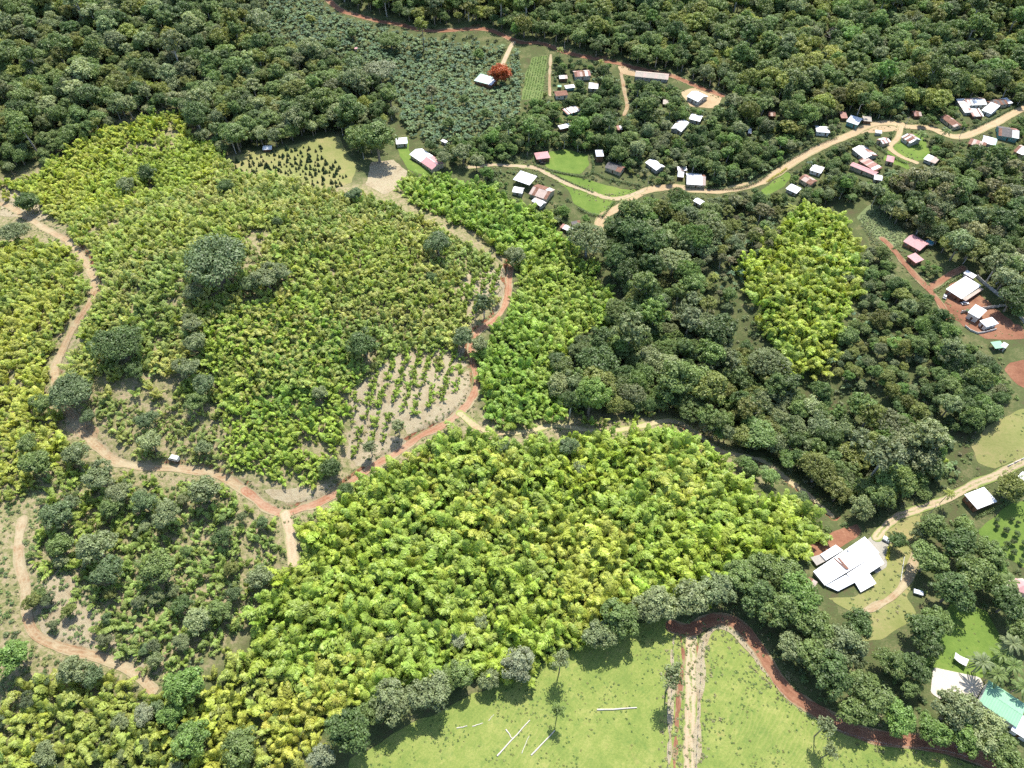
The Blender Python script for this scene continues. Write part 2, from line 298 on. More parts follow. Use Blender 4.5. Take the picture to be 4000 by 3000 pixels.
def pasture_mat():
    m, n, l, b = new_mat('pasture')
    f1 = noise(n, l, 0.09, 5); f2 = noise(n, l, 1.6, 4); f4 = noise(n, l, 0.5, 5)
    g = n.new('ShaderNodeNewGeometry'); mp = n.new('ShaderNodeMapping'); mp.inputs['Rotation'].default_value = (0, 0, math.radians(38)); l.new(g.outputs['Position'], mp.inputs['Vector'])
    wv = N(n, 'ShaderNodeTexWave', Scale=0.2, Distortion=14.0, Detail=3.0); wv.inputs['Detail Scale'].default_value = 0.35; l.new(mp.outputs['Vector'], wv.inputs['Vector'])
    r = ramp(n, [(0.34, (0.125, 0.19, 0.042)), (0.5, (0.20, 0.25, 0.06)), (0.64, (0.30, 0.31, 0.095))])
    s = mathn(n, l, 'ADD', mathn(n, l, 'MULTIPLY', f1, 0.45), mathn(n, l, 'ADD', mathn(n, l, 'MULTIPLY', f2, 0.3), mathn(n, l, 'MULTIPLY', f4, 0.25))); l.new(s, r.inputs[0])
    band = mathn(n, l, 'MULTIPLY', mathn(n, l, 'SUBTRACT', noise(n, l, 0.02, 2), 0.44), 6.0, clamp=True)
    st = mathn(n, l, 'MULTIPLY', mathn(n, l, 'POWER', wv.outputs['Fac'], 3.0), mathn(n, l, 'MULTIPLY', band, 0.22))
    st = mathn(n, l, 'MULTIPLY', st, mathn(n, l, 'ADD', f4, 0.3))
    col = mixc(n, l, st, r.outputs[0], (0.40, 0.34, 0.14))
    bare = mathn(n, l, 'MULTIPLY', mathn(n, l, 'SUBTRACT', noise(n, l, 0.07, 5, 0.7), 0.62), 7.0, clamp=True); col = mixc(n, l, mathn(n, l, 'MULTIPLY', bare, mathn(n, l, 'ADD', f2, 0.1)), col, (0.34, 0.22, 0.11))
    tuft = mathn(n, l, 'MULTIPLY', mathn(n, l, 'SUBTRACT', noise(n, l, 0.32, 3, 0.7), 0.54), 5.0, clamp=True)
    col = mixc(n, l, mathn(n, l, 'MULTIPLY', tuft, 0.5), col, (0.085, 0.17, 0.04))
    l.new(col, b.inputs['Base Color']); b.inputs['Roughness'].default_value = 0.9; b.inputs['Specular IOR Level'].default_value = 0.15
    h = mathn(n, l, 'ADD', mathn(n, l, 'MULTIPLY', wv.outputs['Fac'], 0.4), mathn(n, l, 'ADD', f2, f4)); bump(n, l, b, h, 0.4, 0.4)
pasture_mat()

def ground_mat():
    m, n, l, b = new_mat('ground')
    a = n.new('ShaderNodeAttribute'); a.attribute_name = 'dry'
    f1 = noise(n, l, 0.11, 6); f2 = noise(n, l, 1.1, 5); f3 = noise(n, l, 0.4, 4)
    r1 = ramp(n, [(0.36, (0.10, 0.085, 0.045)), (0.5, (0.085, 0.11, 0.04)), (0.64, (0.16, 0.15, 0.07))]); l.new(mathn(n, l, 'ADD', mathn(n, l, 'MULTIPLY', f1, 0.6), mathn(n, l, 'MULTIPLY', f2, 0.4)), r1.inputs[0])
    r2 = ramp(n, [(0.36, (0.13, 0.15, 0.055)), (0.47, (0.22, 0.21, 0.095)), (0.57, (0.33, 0.27, 0.165)), (0.68, (0.34, 0.24, 0.155))]); l.new(mathn(n, l, 'ADD', mathn(n, l, 'MULTIPLY', f3, 0.6), mathn(n, l, 'MULTIPLY', f2, 0.4)), r2.inputs[0])
    col = mixc(n, l, mathn(n, l, 'ADD', a.outputs['Fac'], mathn(n, l, 'MULTIPLY', mathn(n, l, 'SUBTRACT', f1, 0.5), 0.8), clamp=True), r1.outputs[0], r2.outputs[0])
    g = n.new('ShaderNodeNewGeometry'); sx = n.new('ShaderNodeSeparateXYZ'); l.new(g.outputs['True Normal'], sx.inputs[0])
    steep = mathn(n, l, 'MULTIPLY', mathn(n, l, 'SUBTRACT', mathn(n, l, 'ADD', 0.80, mathn(n, l, 'MULTIPLY', mathn(n, l, 'SUBTRACT', f3, 0.5), 0.25)), sx.outputs['Z']), 9.0, clamp=True)
    clay = ramp(n, [(0.4, (0.20, 0.075, 0.04)), (0.62, (0.33, 0.17, 0.10))]); l.new(f2, clay.inputs[0])
    col = mixc(n, l, steep, col, clay.outputs[0])
    l.new(col, b.inputs['Base Color']); b.inputs['Roughness'].default_value = 0.95; b.inputs['Specular IOR Level'].default_value = 0.1
    bump(n, l, b, f2, 0.6, 0.6)
ground_mat()

# ------------------------------------------------------------------ ground sheet and what is laid on it
def mesh_np(name, V, T, mat, attrs=None):
    me = bpy.data.meshes.new(name); V = np.asarray(V, np.float32); T = np.asarray(T, np.int32); k = T.shape[1]
    me.vertices.add(len(V)); me.vertices.foreach_set('co', V.ravel())
    me.loops.add(T.size); me.loops.foreach_set('vertex_index', T.ravel())
    me.polygons.add(len(T)); me.polygons.foreach_set('loop_start', np.arange(0, T.size, k, dtype=np.int32))
    for a, v in (attrs or {}).items():
        at_ = me.attributes.new(a, 'FLOAT', 'POINT'); at_.data.foreach_set('value', np.asarray(v, np.float32))
    me.update(calc_edges=True)
    if mat: me.materials.append(MATS[mat])
    return me
def add(name, me, parent=None, loc=None, rot=None, scale=None):
    o = bpy.data.objects.new(name, me); ROOT.objects.link(o)
    if parent: o.parent = parent
    if loc is not None: o.location = loc
    if rot is not None: o.rotation_euler = rot
    if scale is not None: o.scale = scale
    return o
def tag(o, label=None, cat=None, group=None, kind=None):
    for k, v in (('label', label), ('category', cat), ('group', group), ('kind', kind)):
        if v: o[k] = v
    return o

DRYZ = [ov([(-60, 380), (60, 370), (200, 280), (270, 250), (380, 235), (480, 310), (560, 370), (700, 400), (870, 380), (930, 440), (1060, 470), (1110, 560), (1090, 640), (1020, 760), (1040, 880), (1300, 900), (1500, 900), (1560, 960), (1650, 1040), (1000, 1000), (760, 1080), (640, 1200), (500, 1400), (330, 1500), (-60, 1600)])]
dry = np.zeros_like(GX)
for pz in DRYZ:
    w = ground_xy(pz); sj, si = box_mask(w, 20); d = poly_sdf(GX[sj, si], GY[sj, si], w)
    dry[sj, si] = np.maximum(dry[sj, si], np.clip(d / 14 + 0.5, 0, 1))
idx = np.arange(nx * ny).reshape(ny, nx)
q00, q10, q11, q01 = idx[:-1, :-1].ravel(), idx[:-1, 1:].ravel(), idx[1:, 1:].ravel(), idx[1:, :-1].ravel()
TRI = np.concatenate([np.stack([q00, q10, q11], 1), np.stack([q00, q11, q01], 1)])
VERT = np.stack([GX.ravel(), GY.ravel(), GZ.ravel()], 1)
tag(add('ground', mesh_np('ground', VERT, TRI, 'ground', {'dry': dry.ravel()})), 'sloping valley ground of dry grass and dark leaf litter', 'ground', kind='structure')

def drape(name, S, sj, si, lift, mat, label, across=None):
    """the ground triangles where S > 0, cut exactly along S = 0 and lifted a little"""
    sub = idx[sj, si]; a, b, c, d = sub[:-1, :-1].ravel(), sub[:-1, 1:].ravel(), sub[1:, 1:].ravel(), sub[1:, :-1].ravel()
    T = np.concatenate([np.stack([a, b, c], 1), np.stack([a, c, d], 1)])
    full = np.full(nx * ny, -9.0); full[sub.ravel()] = S.ravel()
    ac = np.zeros(nx * ny);
    if across is not None: ac[sub.ravel()] = across.ravel()
    s = full[T]; ins = (s > 0).sum(1)
    V = []; A = []; F = []; vid = {}
    def vert(k):
        if k not in vid: vid[k] = len(V); V.append(VERT[k] + (0, 0, lift)); A.append(ac[k])
        return vid[k]
    def cut(p, q):
        key = (min(p, q), max(p, q))
        if key not in vid:
            t = full[p] / (full[p] - full[q]); vid[key] = len(V); V.append(VERT[p] * (1 - t) + VERT[q] * t + (0, 0, lift)); A.append(ac[p] * (1 - t) + ac[q] * t)
        return vid[key]
    for t in T[ins == 3].tolist(): F.append([vert(t[0]), vert(t[1]), vert(t[2])])
    for t in T[(ins == 1) | (ins == 2)].tolist():
        pol = []
        for e in range(3):
            p, q = t[e], t[(e + 1) % 3]
            if full[p] > 0: pol.append(vert(p))
            if (full[p] > 0) != (full[q] > 0): pol.append(cut(p, q))
        for k in range(1, len(pol) - 1): F.append([pol[0], pol[k], pol[k + 1]])
    if not F: return
    tag(add(name, mesh_np(name, V, F, mat, {'across': A})), label, name.split('_')[-1], kind='structure')

CLEAR_ROAD = np.zeros_like(GX, bool); CLEAR_OPEN = np.zeros_like(GX, bool); THIN = np.zeros_like(GX, bool)
for name, P in PATCHES.items():
    w = P['p']; sj, si = box_mask(w, 6); S = poly_sdf(GX[sj, si], GY[sj, si], w)
    if P['wob']: S = S + P['wob'] * 2 * (vnoise(GX[sj, si], GY[sj, si], 5, 4) - 0.5)
    drape(name, S, sj, si, P['lift'], P['mat'], name.replace('_', ' ') + ' on the hillside')
    if P['mat'] == 'straw': THIN[sj, si] |= S > 0
    elif P['clear']: CLEAR_OPEN[sj, si] |= S > 0
for k, (name, R) in enumerate(ROADS.items()):
    sj, si = box_mask(R['c'], 8); d, _ = line_dist(GX[sj, si], GY[sj, si], R['c'])
    hw = R['hw'] + R['wob'] * 2 * (vnoise(GX[sj, si], GY[sj, si], 6, 5) - 0.5)
    drape(name, hw - d, sj, si, 0.16 + 0.004 * k, R['mat'], name.replace('_', ' ') + ' of bare earth', np.minimum(d / R['hw'], 1.3))
    CLEAR_ROAD[sj, si] |= d < R['hw'] + 0.8

# ------------------------------------------------------------------ houses
def plain(name, col, rough=0.7, var=0.15, scale=0.6, metal=0.0, stain=None, rib=None, spec=0.3):
    m, n, l, b = new_mat(name)
    f = noise(n, l, scale, 5); f2 = noise(n, l, scale * 7, 4)
    lo = tuple(c * (1 - var) for c in col); hi = tuple(min(0.9, c * (1 + var)) for c in col)
    r = ramp(n, [(0.35, lo), (0.65, hi)]); l.new(mathn(n, l, 'ADD', mathn(n, l, 'MULTIPLY', f, 0.6), mathn(n, l, 'MULTIPLY', f2, 0.4)), r.inputs[0]); c = r.outputs[0]
    if stain:
        w = mathn(n, l, 'MULTIPLY', mathn(n, l, 'SUBTRACT', mathn(n, l, 'ADD', mathn(n, l, 'MULTIPLY', f, 0.5), mathn(n, l, 'MULTIPLY', f2, 0.5)), stain[1]), 7.0, clamp=True); c = mixc(n, l, w, c, stain[0])
    l.new(c, b.inputs['Base Color']); b.inputs['Roughness'].default_value = rough; b.inputs['Metallic'].default_value = metal; b.inputs['Specular IOR Level'].default_value = spec
    bump(n, l, b, f2, 0.25, 0.05)
    return m
plain('roof_white', (0.80, 0.81, 0.82), 0.45, 0.05, stain=((0.55, 0.50, 0.45), 0.62))
plain('roof_bluewhite', (0.66, 0.72, 0.80), 0.4, 0.06)
plain('roof_zinc', (0.50, 0.50, 0.49), 0.45, 0.12, stain=((0.30, 0.20, 0.15), 0.58))
plain('roof_rust', (0.21, 0.105, 0.07), 0.85, 0.35, stain=((0.36, 0.27, 0.22), 0.55))
plain('roof_pinkrust', (0.36, 0.20, 0.165), 0.85, 0.25, stain=((0.20, 0.10, 0.07), 0.58))
plain('roof_palerust', (0.46, 0.36, 0.31), 0.8, 0.2, stain=((0.26, 0.14, 0.10), 0.57))
plain('roof_red', (0.40, 0.135, 0.125), 0.6, 0.12)
plain('roof_pink', (0.50, 0.27, 0.27), 0.6, 0.12)
plain('roof_green', (0.24, 0.45, 0.29), 0.5, 0.06)
plain('roof_mint', (0.42, 0.60, 0.50), 0.5, 0.08)
plain('roof_dark', (0.13, 0.12, 0.115), 0.8, 0.3, stain=((0.24, 0.17, 0.14), 0.57))
plain('roof_tan', (0.42, 0.37, 0.31), 0.9, 0.2, stain=((0.22, 0.18, 0.15), 0.57))
plain('roof_clear', (0.34, 0.31, 0.27), 0.4, 0.15)
plain('wall_white', (0.70, 0.68, 0.64), 0.85, 0.08); plain('wall_cream', (0.50, 0.42, 0.30), 0.85, 0.12)
plain('wall_wood', (0.17, 0.10, 0.06), 0.8, 0.3); plain('wall_teal', (0.16, 0.33, 0.32), 0.8, 0.12)
plain('wall_brick', (0.30, 0.145, 0.085), 0.85, 0.25); plain('wall_block', (0.44, 0.42, 0.38), 0.9, 0.1)
plain('frame_white', (0.7, 0.7, 0.68), 0.6, 0.05); plain('door_brown', (0.12, 0.065, 0.035), 0.6, 0.2)
plain('glass', (0.03, 0.035, 0.04), 0.08, 0.1, spec=0.6); plain('post_wood', (0.24, 0.19, 0.14), 0.85, 0.2)
plain('pole_grey', (0.45, 0.44, 0.41), 0.8, 0.1); plain('metal_white', (0.75, 0.75, 0.74), 0.4, 0.04)
plain('black_paint', (0.018, 0.018, 0.02), 0.3, 0.1, spec=0.6); plain('rubber', (0.02, 0.02, 0.02), 0.9, 0.1)
plain('log_grey', (0.55, 0.51, 0.45), 0.9, 0.15); plain('bark', (0.25, 0.215, 0.17), 0.95, 0.3); plain('bark_pale', (0.44, 0.41, 0.36), 0.95, 0.2)
plain('canvas', (0.80, 0.80, 0.80), 0.7, 0.03); plain('pool_blue', (0.18, 0.52, 0.66), 0.15, 0.1, spec=0.6); plain('chrome', (0.6, 0.6, 0.6), 0.25, 0.1, metal=0.9)

ROOFS = dict(W=['roof_white'] * 7 + ['roof_bluewhite'], B=['roof_bluewhite'] * 3 + ['roof_white'], Z=['roof_zinc'] * 2 + ['roof_white'] * 4 + ['roof_palerust'],
             RW=['roof_rust', 'roof_pinkrust', 'roof_white', 'roof_white', 'roof_palerust', 'roof_zinc'], R=['roof_rust', 'roof_rust', 'roof_pinkrust', 'roof_palerust'],
             RED=['roof_red'], PINK=['roof_pink'], GREEN=['roof_green'], MINT=['roof_mint'], DARK=['roof_dark', 'roof_dark', 'roof_rust'], TAN=['roof_tan', 'roof_tan', 'roof_palerust'], CLEAR=['roof_clear'])

def bm_mesh(name, bm, mat):
    bmesh.ops.recalc_face_normals(bm, faces=bm.faces[:]); me = bpy.data.meshes.new(name); bm.to_mesh(me); bm.free(); me.materials.append(MATS[mat]); return me
def box_bm(bm, x0, x1, y0, y1, z0, z1):
    v = [bm.verts.new((x, y, z)) for z in (z0, z1) for x, y in ((x0, y0), (x1, y0), (x1, y1), (x0, y1))]
    for f in ((0, 3, 2, 1), (4, 5, 6, 7), (0, 1, 5, 4), (1, 2, 6, 5), (2, 3, 7, 6), (3, 0, 4, 7)): bm.faces.new([v[i] for i in f])
def box_me(name, mat, *b):
    bm = bmesh.new(); box_bm(bm, *b); return bm_mesh(name, bm, mat)
def slab_bm(bm, quad, t):
    """a thick plate from a 3- or 4-cornered outline (top face), t thick downwards"""
    top = [bm.verts.new(p) for p in quad]; bot = [bm.verts.new((p[0], p[1], p[2] - t)) for p in quad]
    bm.faces.new(top); bm.faces.new(bot[::-1]); n = len(quad)
    for i in range(n): bm.faces.new([top[i], bot[i], bot[(i + 1) % n], top[(i + 1) % n]])
def sheet_me(w, y0, z0, y1, z1, mat):
    """one corrugated sheet running from the eave (y0, z0) up to (y1, z1)"""
    bm = bmesh.new(); n = 6; rows = []
    for k, (y, z) in enumerate(((y0, z0), (y1, z1))):
        rows.append([bm.verts.new((-w / 2 + w * i / n, y, z + (0.045 if i % 2 else 0.0))) for i in range(n + 1)])
    low = [[bm.verts.new((v.co.x, v.co.y, v.co.z - 0.05)) for v in r] for r in rows]
    for i in range(n):
        bm.faces.new((rows[0][i], rows[0][i + 1], rows[1][i + 1], rows[1][i])); bm.faces.new((low[0][i + 1], low[0][i], low[1][i], low[1][i + 1]))
        bm.faces.new((rows[0][i], low[0][i], low[0][i + 1], rows[0][i + 1])); bm.faces.new((rows[1][i + 1], low[1][i + 1], low[1][i], rows[1][i]))
    for i in (0, n): bm.faces.new((rows[0][i], rows[1][i], low[1][i], low[0][i]))
    return bm_mesh('roof_sheet', bm, mat)

FOOT = []; LAND = []
_cache = {}
def window_parts(root, loc, rz, w=1.3, h=1.1, mat='frame_white'):
    if ('wf', w, h, mat) not in _cache:
        _cache[('wf', w, h, mat)] = box_me('window_frame', mat, -w / 2, w / 2, -0.05, 0.05, -h / 2, h / 2)
        bm = bmesh.new(); box_bm(bm, -w / 2 + 0.1, -0.04, -0.065, 0.03, -h / 2 + 0.1, h / 2 - 0.1); _cache[('wp', w, h, mat)] = bm_mesh('pane', bm, 'glass')
    f = add('window', _cache[('wf', w, h, mat)], root, loc, (0, 0, rz))
    p = _cache[('wp', w, h, mat)]; add('pane', p, f); add('pane', p, f, (w / 2 - 0.06, 0, 0))
def house(label, pts, roof='W', rt='gable', wall='wall_white', eave=3.0, rise=None, name='house', cat='house', sheet=2.2, split=None, posts=False, over=0.5, group=None, deep=None):
    p = np.array(pts); w = at(p[:, 0], p[:, 1], eave); A, B, C = w[:, :2]
    u = B - A; L = float(np.hypot(*u)); u = u / L; v = np.array([-u[1], u[0]])
    W = float((C - B) @ v)
    if W < 0: v = -v; W = -W; u = -u; A, B = B, A
    L = max(L, 2.0); W = max(W if deep is None else deep, 2.0); ctr = (A + B) / 2 + v * W / 2
    yaw = math.atan2(u[1], u[0])
    cs = [ctr + u * L / 2 * a + v * W / 2 * b for a in (-1, 1) for b in (-1, 1)]
    z0 = float(np.mean([zg(*c) for c in cs])); lowest = min(float(zg(*c)) for c in cs) - 0.4 - z0
    root = bpy.data.objects.new(name, None); ROOT.objects.link(root); root.location = (ctr[0], ctr[1], z0); root.rotation_euler = (0, 0, yaw); root.empty_display_size = 1
    tag(root, label, cat, group); FOOT.append((ctr, u, v, L, W, eave)); LAND.append((label, ctr))
    along = rt != 'gablev'
    LR, WR = (L, W) if along else (W, L); rz = 0 if along else math.pi / 2
    if rise is None: rise = {'gable': 0.2 * WR / 2 * 1.6, 'gablev': 0.2 * WR / 2 * 1.6, 'shed': 0.10 * WR, 'hip': 0.34 * WR / 2, 'flat': 0.02 * WR}[rt]
    e = eave; o = min(over, WR * 0.12); l2, w2 = LR / 2 - o, WR / 2 - o
    prof = {'gable': [(-w2, lowest), (w2, lowest), (w2, e - 0.1), (0, e + rise - 0.12), (-w2, e - 0.1)]}.get(rt if rt != 'gablev' else 'gable')
    if rt in ('shed', 'flat'): prof = [(-w2, lowest), (w2, lowest), (w2, e + rise - 0.14), (-w2, e - 0.1)]
    if rt == 'hip': prof = [(-w2, lowest), (w2, lowest), (w2, e - 0.1), (-w2, e - 0.1)]
    if posts:
        pm = box_me('post', 'post_wood', -0.09, 0.09, -0.09, 0.09, lowest, e - 0.06)
        for a in (-1, 0, 1):
            for b in (-1, 1): add('post', pm, root, (a * (L / 2 - 0.4), b * (W / 2 - 0.4), 0))
    else:
        bm = bmesh.new(); r0 = [bm.verts.new((-l2, y, z)) for y, z in prof]; r1 = [bm.verts.new((l2, y, z)) for y, z in prof]
        bm.faces.new(r0); bm.faces.new(r1[::-1])
        for i in range(len(prof)): bm.faces.new((r0[i], r1[i], r1[(i + 1) % len(prof)], r0[(i + 1) % len(prof)]))
        add('wall', bm_mesh('wall', bm, wall), root, rot=(0, 0, rz))
        lx, wy = (l2, w2) if along else (w2, l2)
        k = max(1, int(lx * 2 / 3.4)); fm = 'frame_white' if wall != 'wall_white' else 'pole_grey'
        if eave > 2.3:
            for i in range(k):
                x = -lx + (i + 0.5) * 2 * lx / k
                if i == k // 2:
                    if 'door' not in _cache: _cache['door'] = box_me('door', 'door_brown', -0.5, 0.5, -0.05, 0.05, 0, 2.1); _cache['handle'] = box_me('handle', 'chrome', 0.3, 0.4, -0.11, -0.04, 0.95, 1.1)
                    d = add('door', _cache['door'], root, (x, -wy - 0.03, 0.02)); add('handle', _cache['handle'], d)
                else: window_parts(root, (x, -wy - 0.03, 1.6), 0, mat=fm)
            for s in (-1, 1):
                if wy > 1.5: window_parts(root, (s * (lx + 0.03), 0.0, 1.6), s * math.pi / 2, mat=fm)
    mats = ROOFS[roof]; rs = random.Random(int(abs(ctr[0] * 13 + ctr[1] * 7)))
    if rt in ('gable', 'gablev', 'shed', 'flat'):
        n = max(2, int(round(LR / sheet))); sw = LR / n
        runs = [(-WR / 2, e, 0, e + rise), (WR / 2, e, 0, e + rise)] if rt in ('gable', 'gablev') else [(-WR / 2, e, WR / 2, e + rise)]
        for ri, run in enumerate(runs):
            me = {}
            for i in range(n):
                m = rs.choice(mats)
                if split and (i + 0.5) / n > split[0]: m = rs.choice(ROOFS[split[1]])
                if m not in me: me[m] = sheet_me(sw * 1.03, *run, m)
                x = -LR / 2 + (i + 0.5) * sw
                loc = Matrix.Rotation(rz, 4, 'Z') @ Vector((x, 0, (0.012 if i % 2 else 0.0) + rs.random() * 0.008))
                add('roof_sheet', me[m], root, loc, (0, 0, rz + rs.uniform(-0.006, 0.006)))
        if rt != 'shed' and rt != 'flat':
            bm = bmesh.new(); z = e + rise
            slab_bm(bm, [(-LR / 2, -0.22, z + 0.03), (LR / 2, -0.22, z + 0.03), (LR / 2, 0.0, z + 0.12), (-LR / 2, 0.0, z + 0.12)], 0.03)
            slab_bm(bm, [(-LR / 2, 0.0, z + 0.121), (LR / 2, 0.0, z + 0.121), (LR / 2, 0.22, z + 0.03), (-LR / 2, 0.22, z + 0.03)], 0.03)
            add('ridge_cap', bm_mesh('ridge_cap', bm, mats[0]), root, rot=(0, 0, rz))
    else:
        h = L / 2; q = W / 2; rr = max(0.0, h - q); z = e + rise
        for quad in ([(-h, -q, e), (h, -q, e), (rr, 0, z), (-rr, 0, z)], [(h, q, e), (-h, q, e), (-rr, 0, z), (rr, 0, z)], [(h, -q, e), (h, q, e), (rr, 0, z)], [(-h, q, e), (-h, -q, e), (-rr, 0, z)]):
            if rr == 0 and len(quad) == 4: quad = quad[:3]
            bm = bmesh.new(); slab_bm(bm, quad, 0.07); add('roof_slope', bm_mesh('roof_slope', bm, mats[0]), root)
    return root

T = tl
house('tiny white-roofed wooden hut among the young conifers', T(1, 0, [(55, 1292), (135, 1292), (122, 1257)]), 'W', 'gable', 'wall_wood', 2.4)
house('small white-roofed cottage beside the big tree above the long house', T(1, 0, [(1212, 1250), (1310, 1243), (1300, 1180)]), 'W', 'gable', 'wall_block', 2.8)
house('little white shed at the edge of the banana plantation', T(1, 0, [(1594, 1216), (1636, 1238), (1644, 1216)]), 'W', 'shed', 'wall_block', 2.4, name='shed', cat='shed')
house('long house with half white and half red sheet roof above the bamboo', T(1, 0, [(1325, 1332), (1520, 1472), (1607, 1396)]), 'W', 'gable', 'wall_cream', 3.2, split=(0.46, 'PINK'))
house('green-roofed house beside the orange-flowering tree', T(1, 0, [(1882, 692), (2035, 737), (2066, 682)]), 'MINT', 'shed', 'wall_brick', 3.0, split=(0.75, 'W'))
house('tiny pink shed alone inside the banana plantation', T(1, 0, [(850, 426), (876, 426), (876, 408)]), 'PINK', 'shed', 'wall_cream', 2.0, name='shed', cat='shed')
house('house with rusty upper and white lower roof below the tall palm', T(2, 0, [(545, 672), (682, 664), (690, 592)]), 'R', 'gable', 'wall_block', 3.0, split=(0.62, 'RW'))
house('small white and rust roofed shack under the tall palm', T(2, 0, [(410, 684), (482, 684), (484, 650)]), 'Z', 'shed', 'wall_wood', 2.5, name='shack', cat='shack')
house('cream roofed hut among the hamlet bananas', T(2, 0, [(660, 768), (742, 772), (730, 714)]), 'Z', 'gable', 'wall_block', 2.6)
house('low white lean-to left of the cream roofed hut', T(2, 0, [(466, 768), (546, 759), (542, 729)]), 'W', 'shed', 'wall_teal', 2.3, name='shack', cat='shack')
house('pink-brown rusty roofed house beside the narrow red path', T(2, 0, [(380, 832), (486, 830), (496, 780)]), 'R', 'shed', 'wall_white', 3.0)
house('tiny green roofed outhouse beside the white lean-to', T(2, 0, [(394, 754), (427, 754), (427, 736)]), 'GREEN', 'shed', 'wall_wood', 2.0, name='outhouse', cat='outhouse')
house('shack with white and rust striped roof and teal wall by the low palm', T(2, 0, [(480, 984), (596, 954), (576, 915)]), 'RW', 'shed', 'wall_teal', 2.6, sheet=1.3, name='shack', cat='shack')
house('bright white patchwork roofed shack below the striped one', T(2, 0, [(418, 1122), (512, 1098), (502, 1062)]), 'W', 'shed', 'wall_wood', 2.5, name='shack', cat='shack')
house('tiny rusty shelter hidden in trees in the middle of the hamlet', T(2, 0, [(914, 1126), (962, 1120), (956, 1086)]), 'RW', 'shed', 'wall_wood', 2.2, name='shelter', cat='shelter')
house('long tan roofed block under the red road bank', T(2, 0, [(1060, 668), (1350, 686), (1356, 632)]), 'TAN', 'gable', 'wall_block', 3.0)
house('blue-white roofed new house on bare earth below the hill road', T(2, 0, [(1508, 832), (1606, 884), (1692, 826)]), 'B', 'gable', 'wall_white', 3.2)
house('small tan roofed hut left of the blue-white roofed house', T(2, 0, [(1304, 900), (1360, 902), (1360, 866)]), 'TAN', 'shed', 'wall_wood', 2.3, name='hut', cat='hut')
house('lower half of the long white roofs stepping down through trees', T(2, 0, [(1370, 1112), (1462, 1146), (1548, 1064)]), 'Z', 'gablev', 'wall_block', 2.8)
house('upper half of the long white roofs stepping down through trees', T(2, 0, [(1528, 1030), (1622, 1056), (1652, 1000)]), 'W', 'gable', 'wall_block', 2.8)
house('square red-roofed wooden cabin at the garden lawn corner', T(2, 0, [(212, 1376), (332, 1371), (328, 1307)]), 'PINK', 'hip', 'wall_wood', 3.2)
house('narrow two-storey house with white roof beside the round lawn', T(2, 0, [(728, 1354), (794, 1352), (796, 1300)]), 'B', 'shed', 'wall_wood', 5.2)
house('dark grey and rust roofed house behind the hedge below the lawn', T(2, 0, [(800, 1445), (936, 1500), (980, 1442)]), 'DARK', 'gable', 'wall_cream', 2.8)
house('bright white roofed house above the village road, stepped in outline', T(2, 0, [(1150, 1402), (1246, 1482), (1320, 1440)]), 'W', 'gable', 'wall_block', 2.8)
house('small shack with rusty right half near the road bend', T(2, 0, [(1434, 1482), (1516, 1477), (1510, 1437)]), 'RW', 'shed', 'wall_wood', 2.5, name='shack', cat='shack')
house('large white roofed house with rusty edge beside the village road', T(2, 0, [(1508, 1600), (1672, 1608), (1642, 1497)]), 'W', 'gable', 'wall_block', 3.0, split=(0.75, 'RW'))
house('low white annex left of the rusty edged house', T(2, 0, [(1430, 1530), (1482, 1535), (1480, 1488)]), 'W', 'shed', 'wall_wood', 2.4, name='shed', cat='shed')
house('open barn with plain white roof beside the garden drive', T(2, 0, [(8, 1546), (150, 1612), (210, 1535)]), 'W', 'shed', 'wall_block', 3.8, name='barn', cat='barn', posts=True)
house('low pale grey roofed shed in front of the white barn', ov([(1106, 414), (1128, 420), (1140, 408)]), 'Z', 'gable', 'wall_block', 2.6, name='shed', cat='shed')
house('big rust striped roofed house between barn and bamboo', ov([(1142, 418), (1180, 434), (1200, 411)]), 'R', 'gable', 'wall_cream', 2.9, split=(0.7, 'RW'))
house('white patched roof joined below the rust striped house', T(2, 1, [(168, 72), (245, 132), (294, 92)]), 'Z', 'gable', 'wall_block', 2.6)
house('rusty shack at the lower end of the garden', T(2, 1, [(412, 302), (500, 348), (530, 318)]), 'RW', 'shed', 'wall_wood', 2.4, name='shack', cat='shack')
house('grey roofed shack beside the lane above the grey-green tree', T(2, 1, [(530, 302), (606, 286), (628, 236)]), 'DARK', 'shed', 'wall_wood', 2.4, name='shack', cat='shack')
house('small blue-white roof between trees below the village road', T(2, 1, [(1564, 78), (1626, 112), (1650, 74)]), 'B', 'gable', 'wall_block', 2.6)
house('blue-white roofed house with teal wall above the road', T(3, 0, [(676, 1050), (772, 1087), (806, 1027)]), 'B', 'shed', 'wall_teal', 3.2)
house('tan roofed hut right of the teal walled house', T(3, 0, [(820, 1046), (898, 1052), (906, 1010)]), 'TAN', 'shed', 'wall_wood', 2.6, name='hut', cat='hut')
house('white hip-roofed house below the teal walled house', T(3, 0, [(418, 1142), (536, 1152), (528, 1092)]), 'W', 'hip', 'wall_white', 2.9)
house('white and rust shack left behind the teal walled house', T(3, 0, [(634, 1022), (690, 1024), (700, 974)]), 'RW', 'shed', 'wall_wood', 2.5, name='shack', cat='shack')
house('striped rust and white roofed house at the hedge corner', T(3, 0, [(934, 1210), (990, 1252), (1056, 1214)]), 'RW', 'gablev', 'wall_cream', 2.8, sheet=1.5)
house('small white roofed stall beside the wide dirt plaza', T(3, 0, [(930, 1150), (986, 1150), (982, 1129)]), 'W', 'shed', 'wall_block', 2.2, name='stall', cat='stall')
house('white and rust roofed house between lawn and palms', T(3, 0, [(1148, 1186), (1226, 1242), (1302, 1190)]), 'RW', 'gable', 'wall_block', 2.8, sheet=1.5)
house('slanting white sheet roof at the left of the tin compound', T(3, 0, [(1622, 858), (1702, 970), (1766, 964)]), 'Z', 'shed', 'wall_block', 2.8, sheet=1.4)
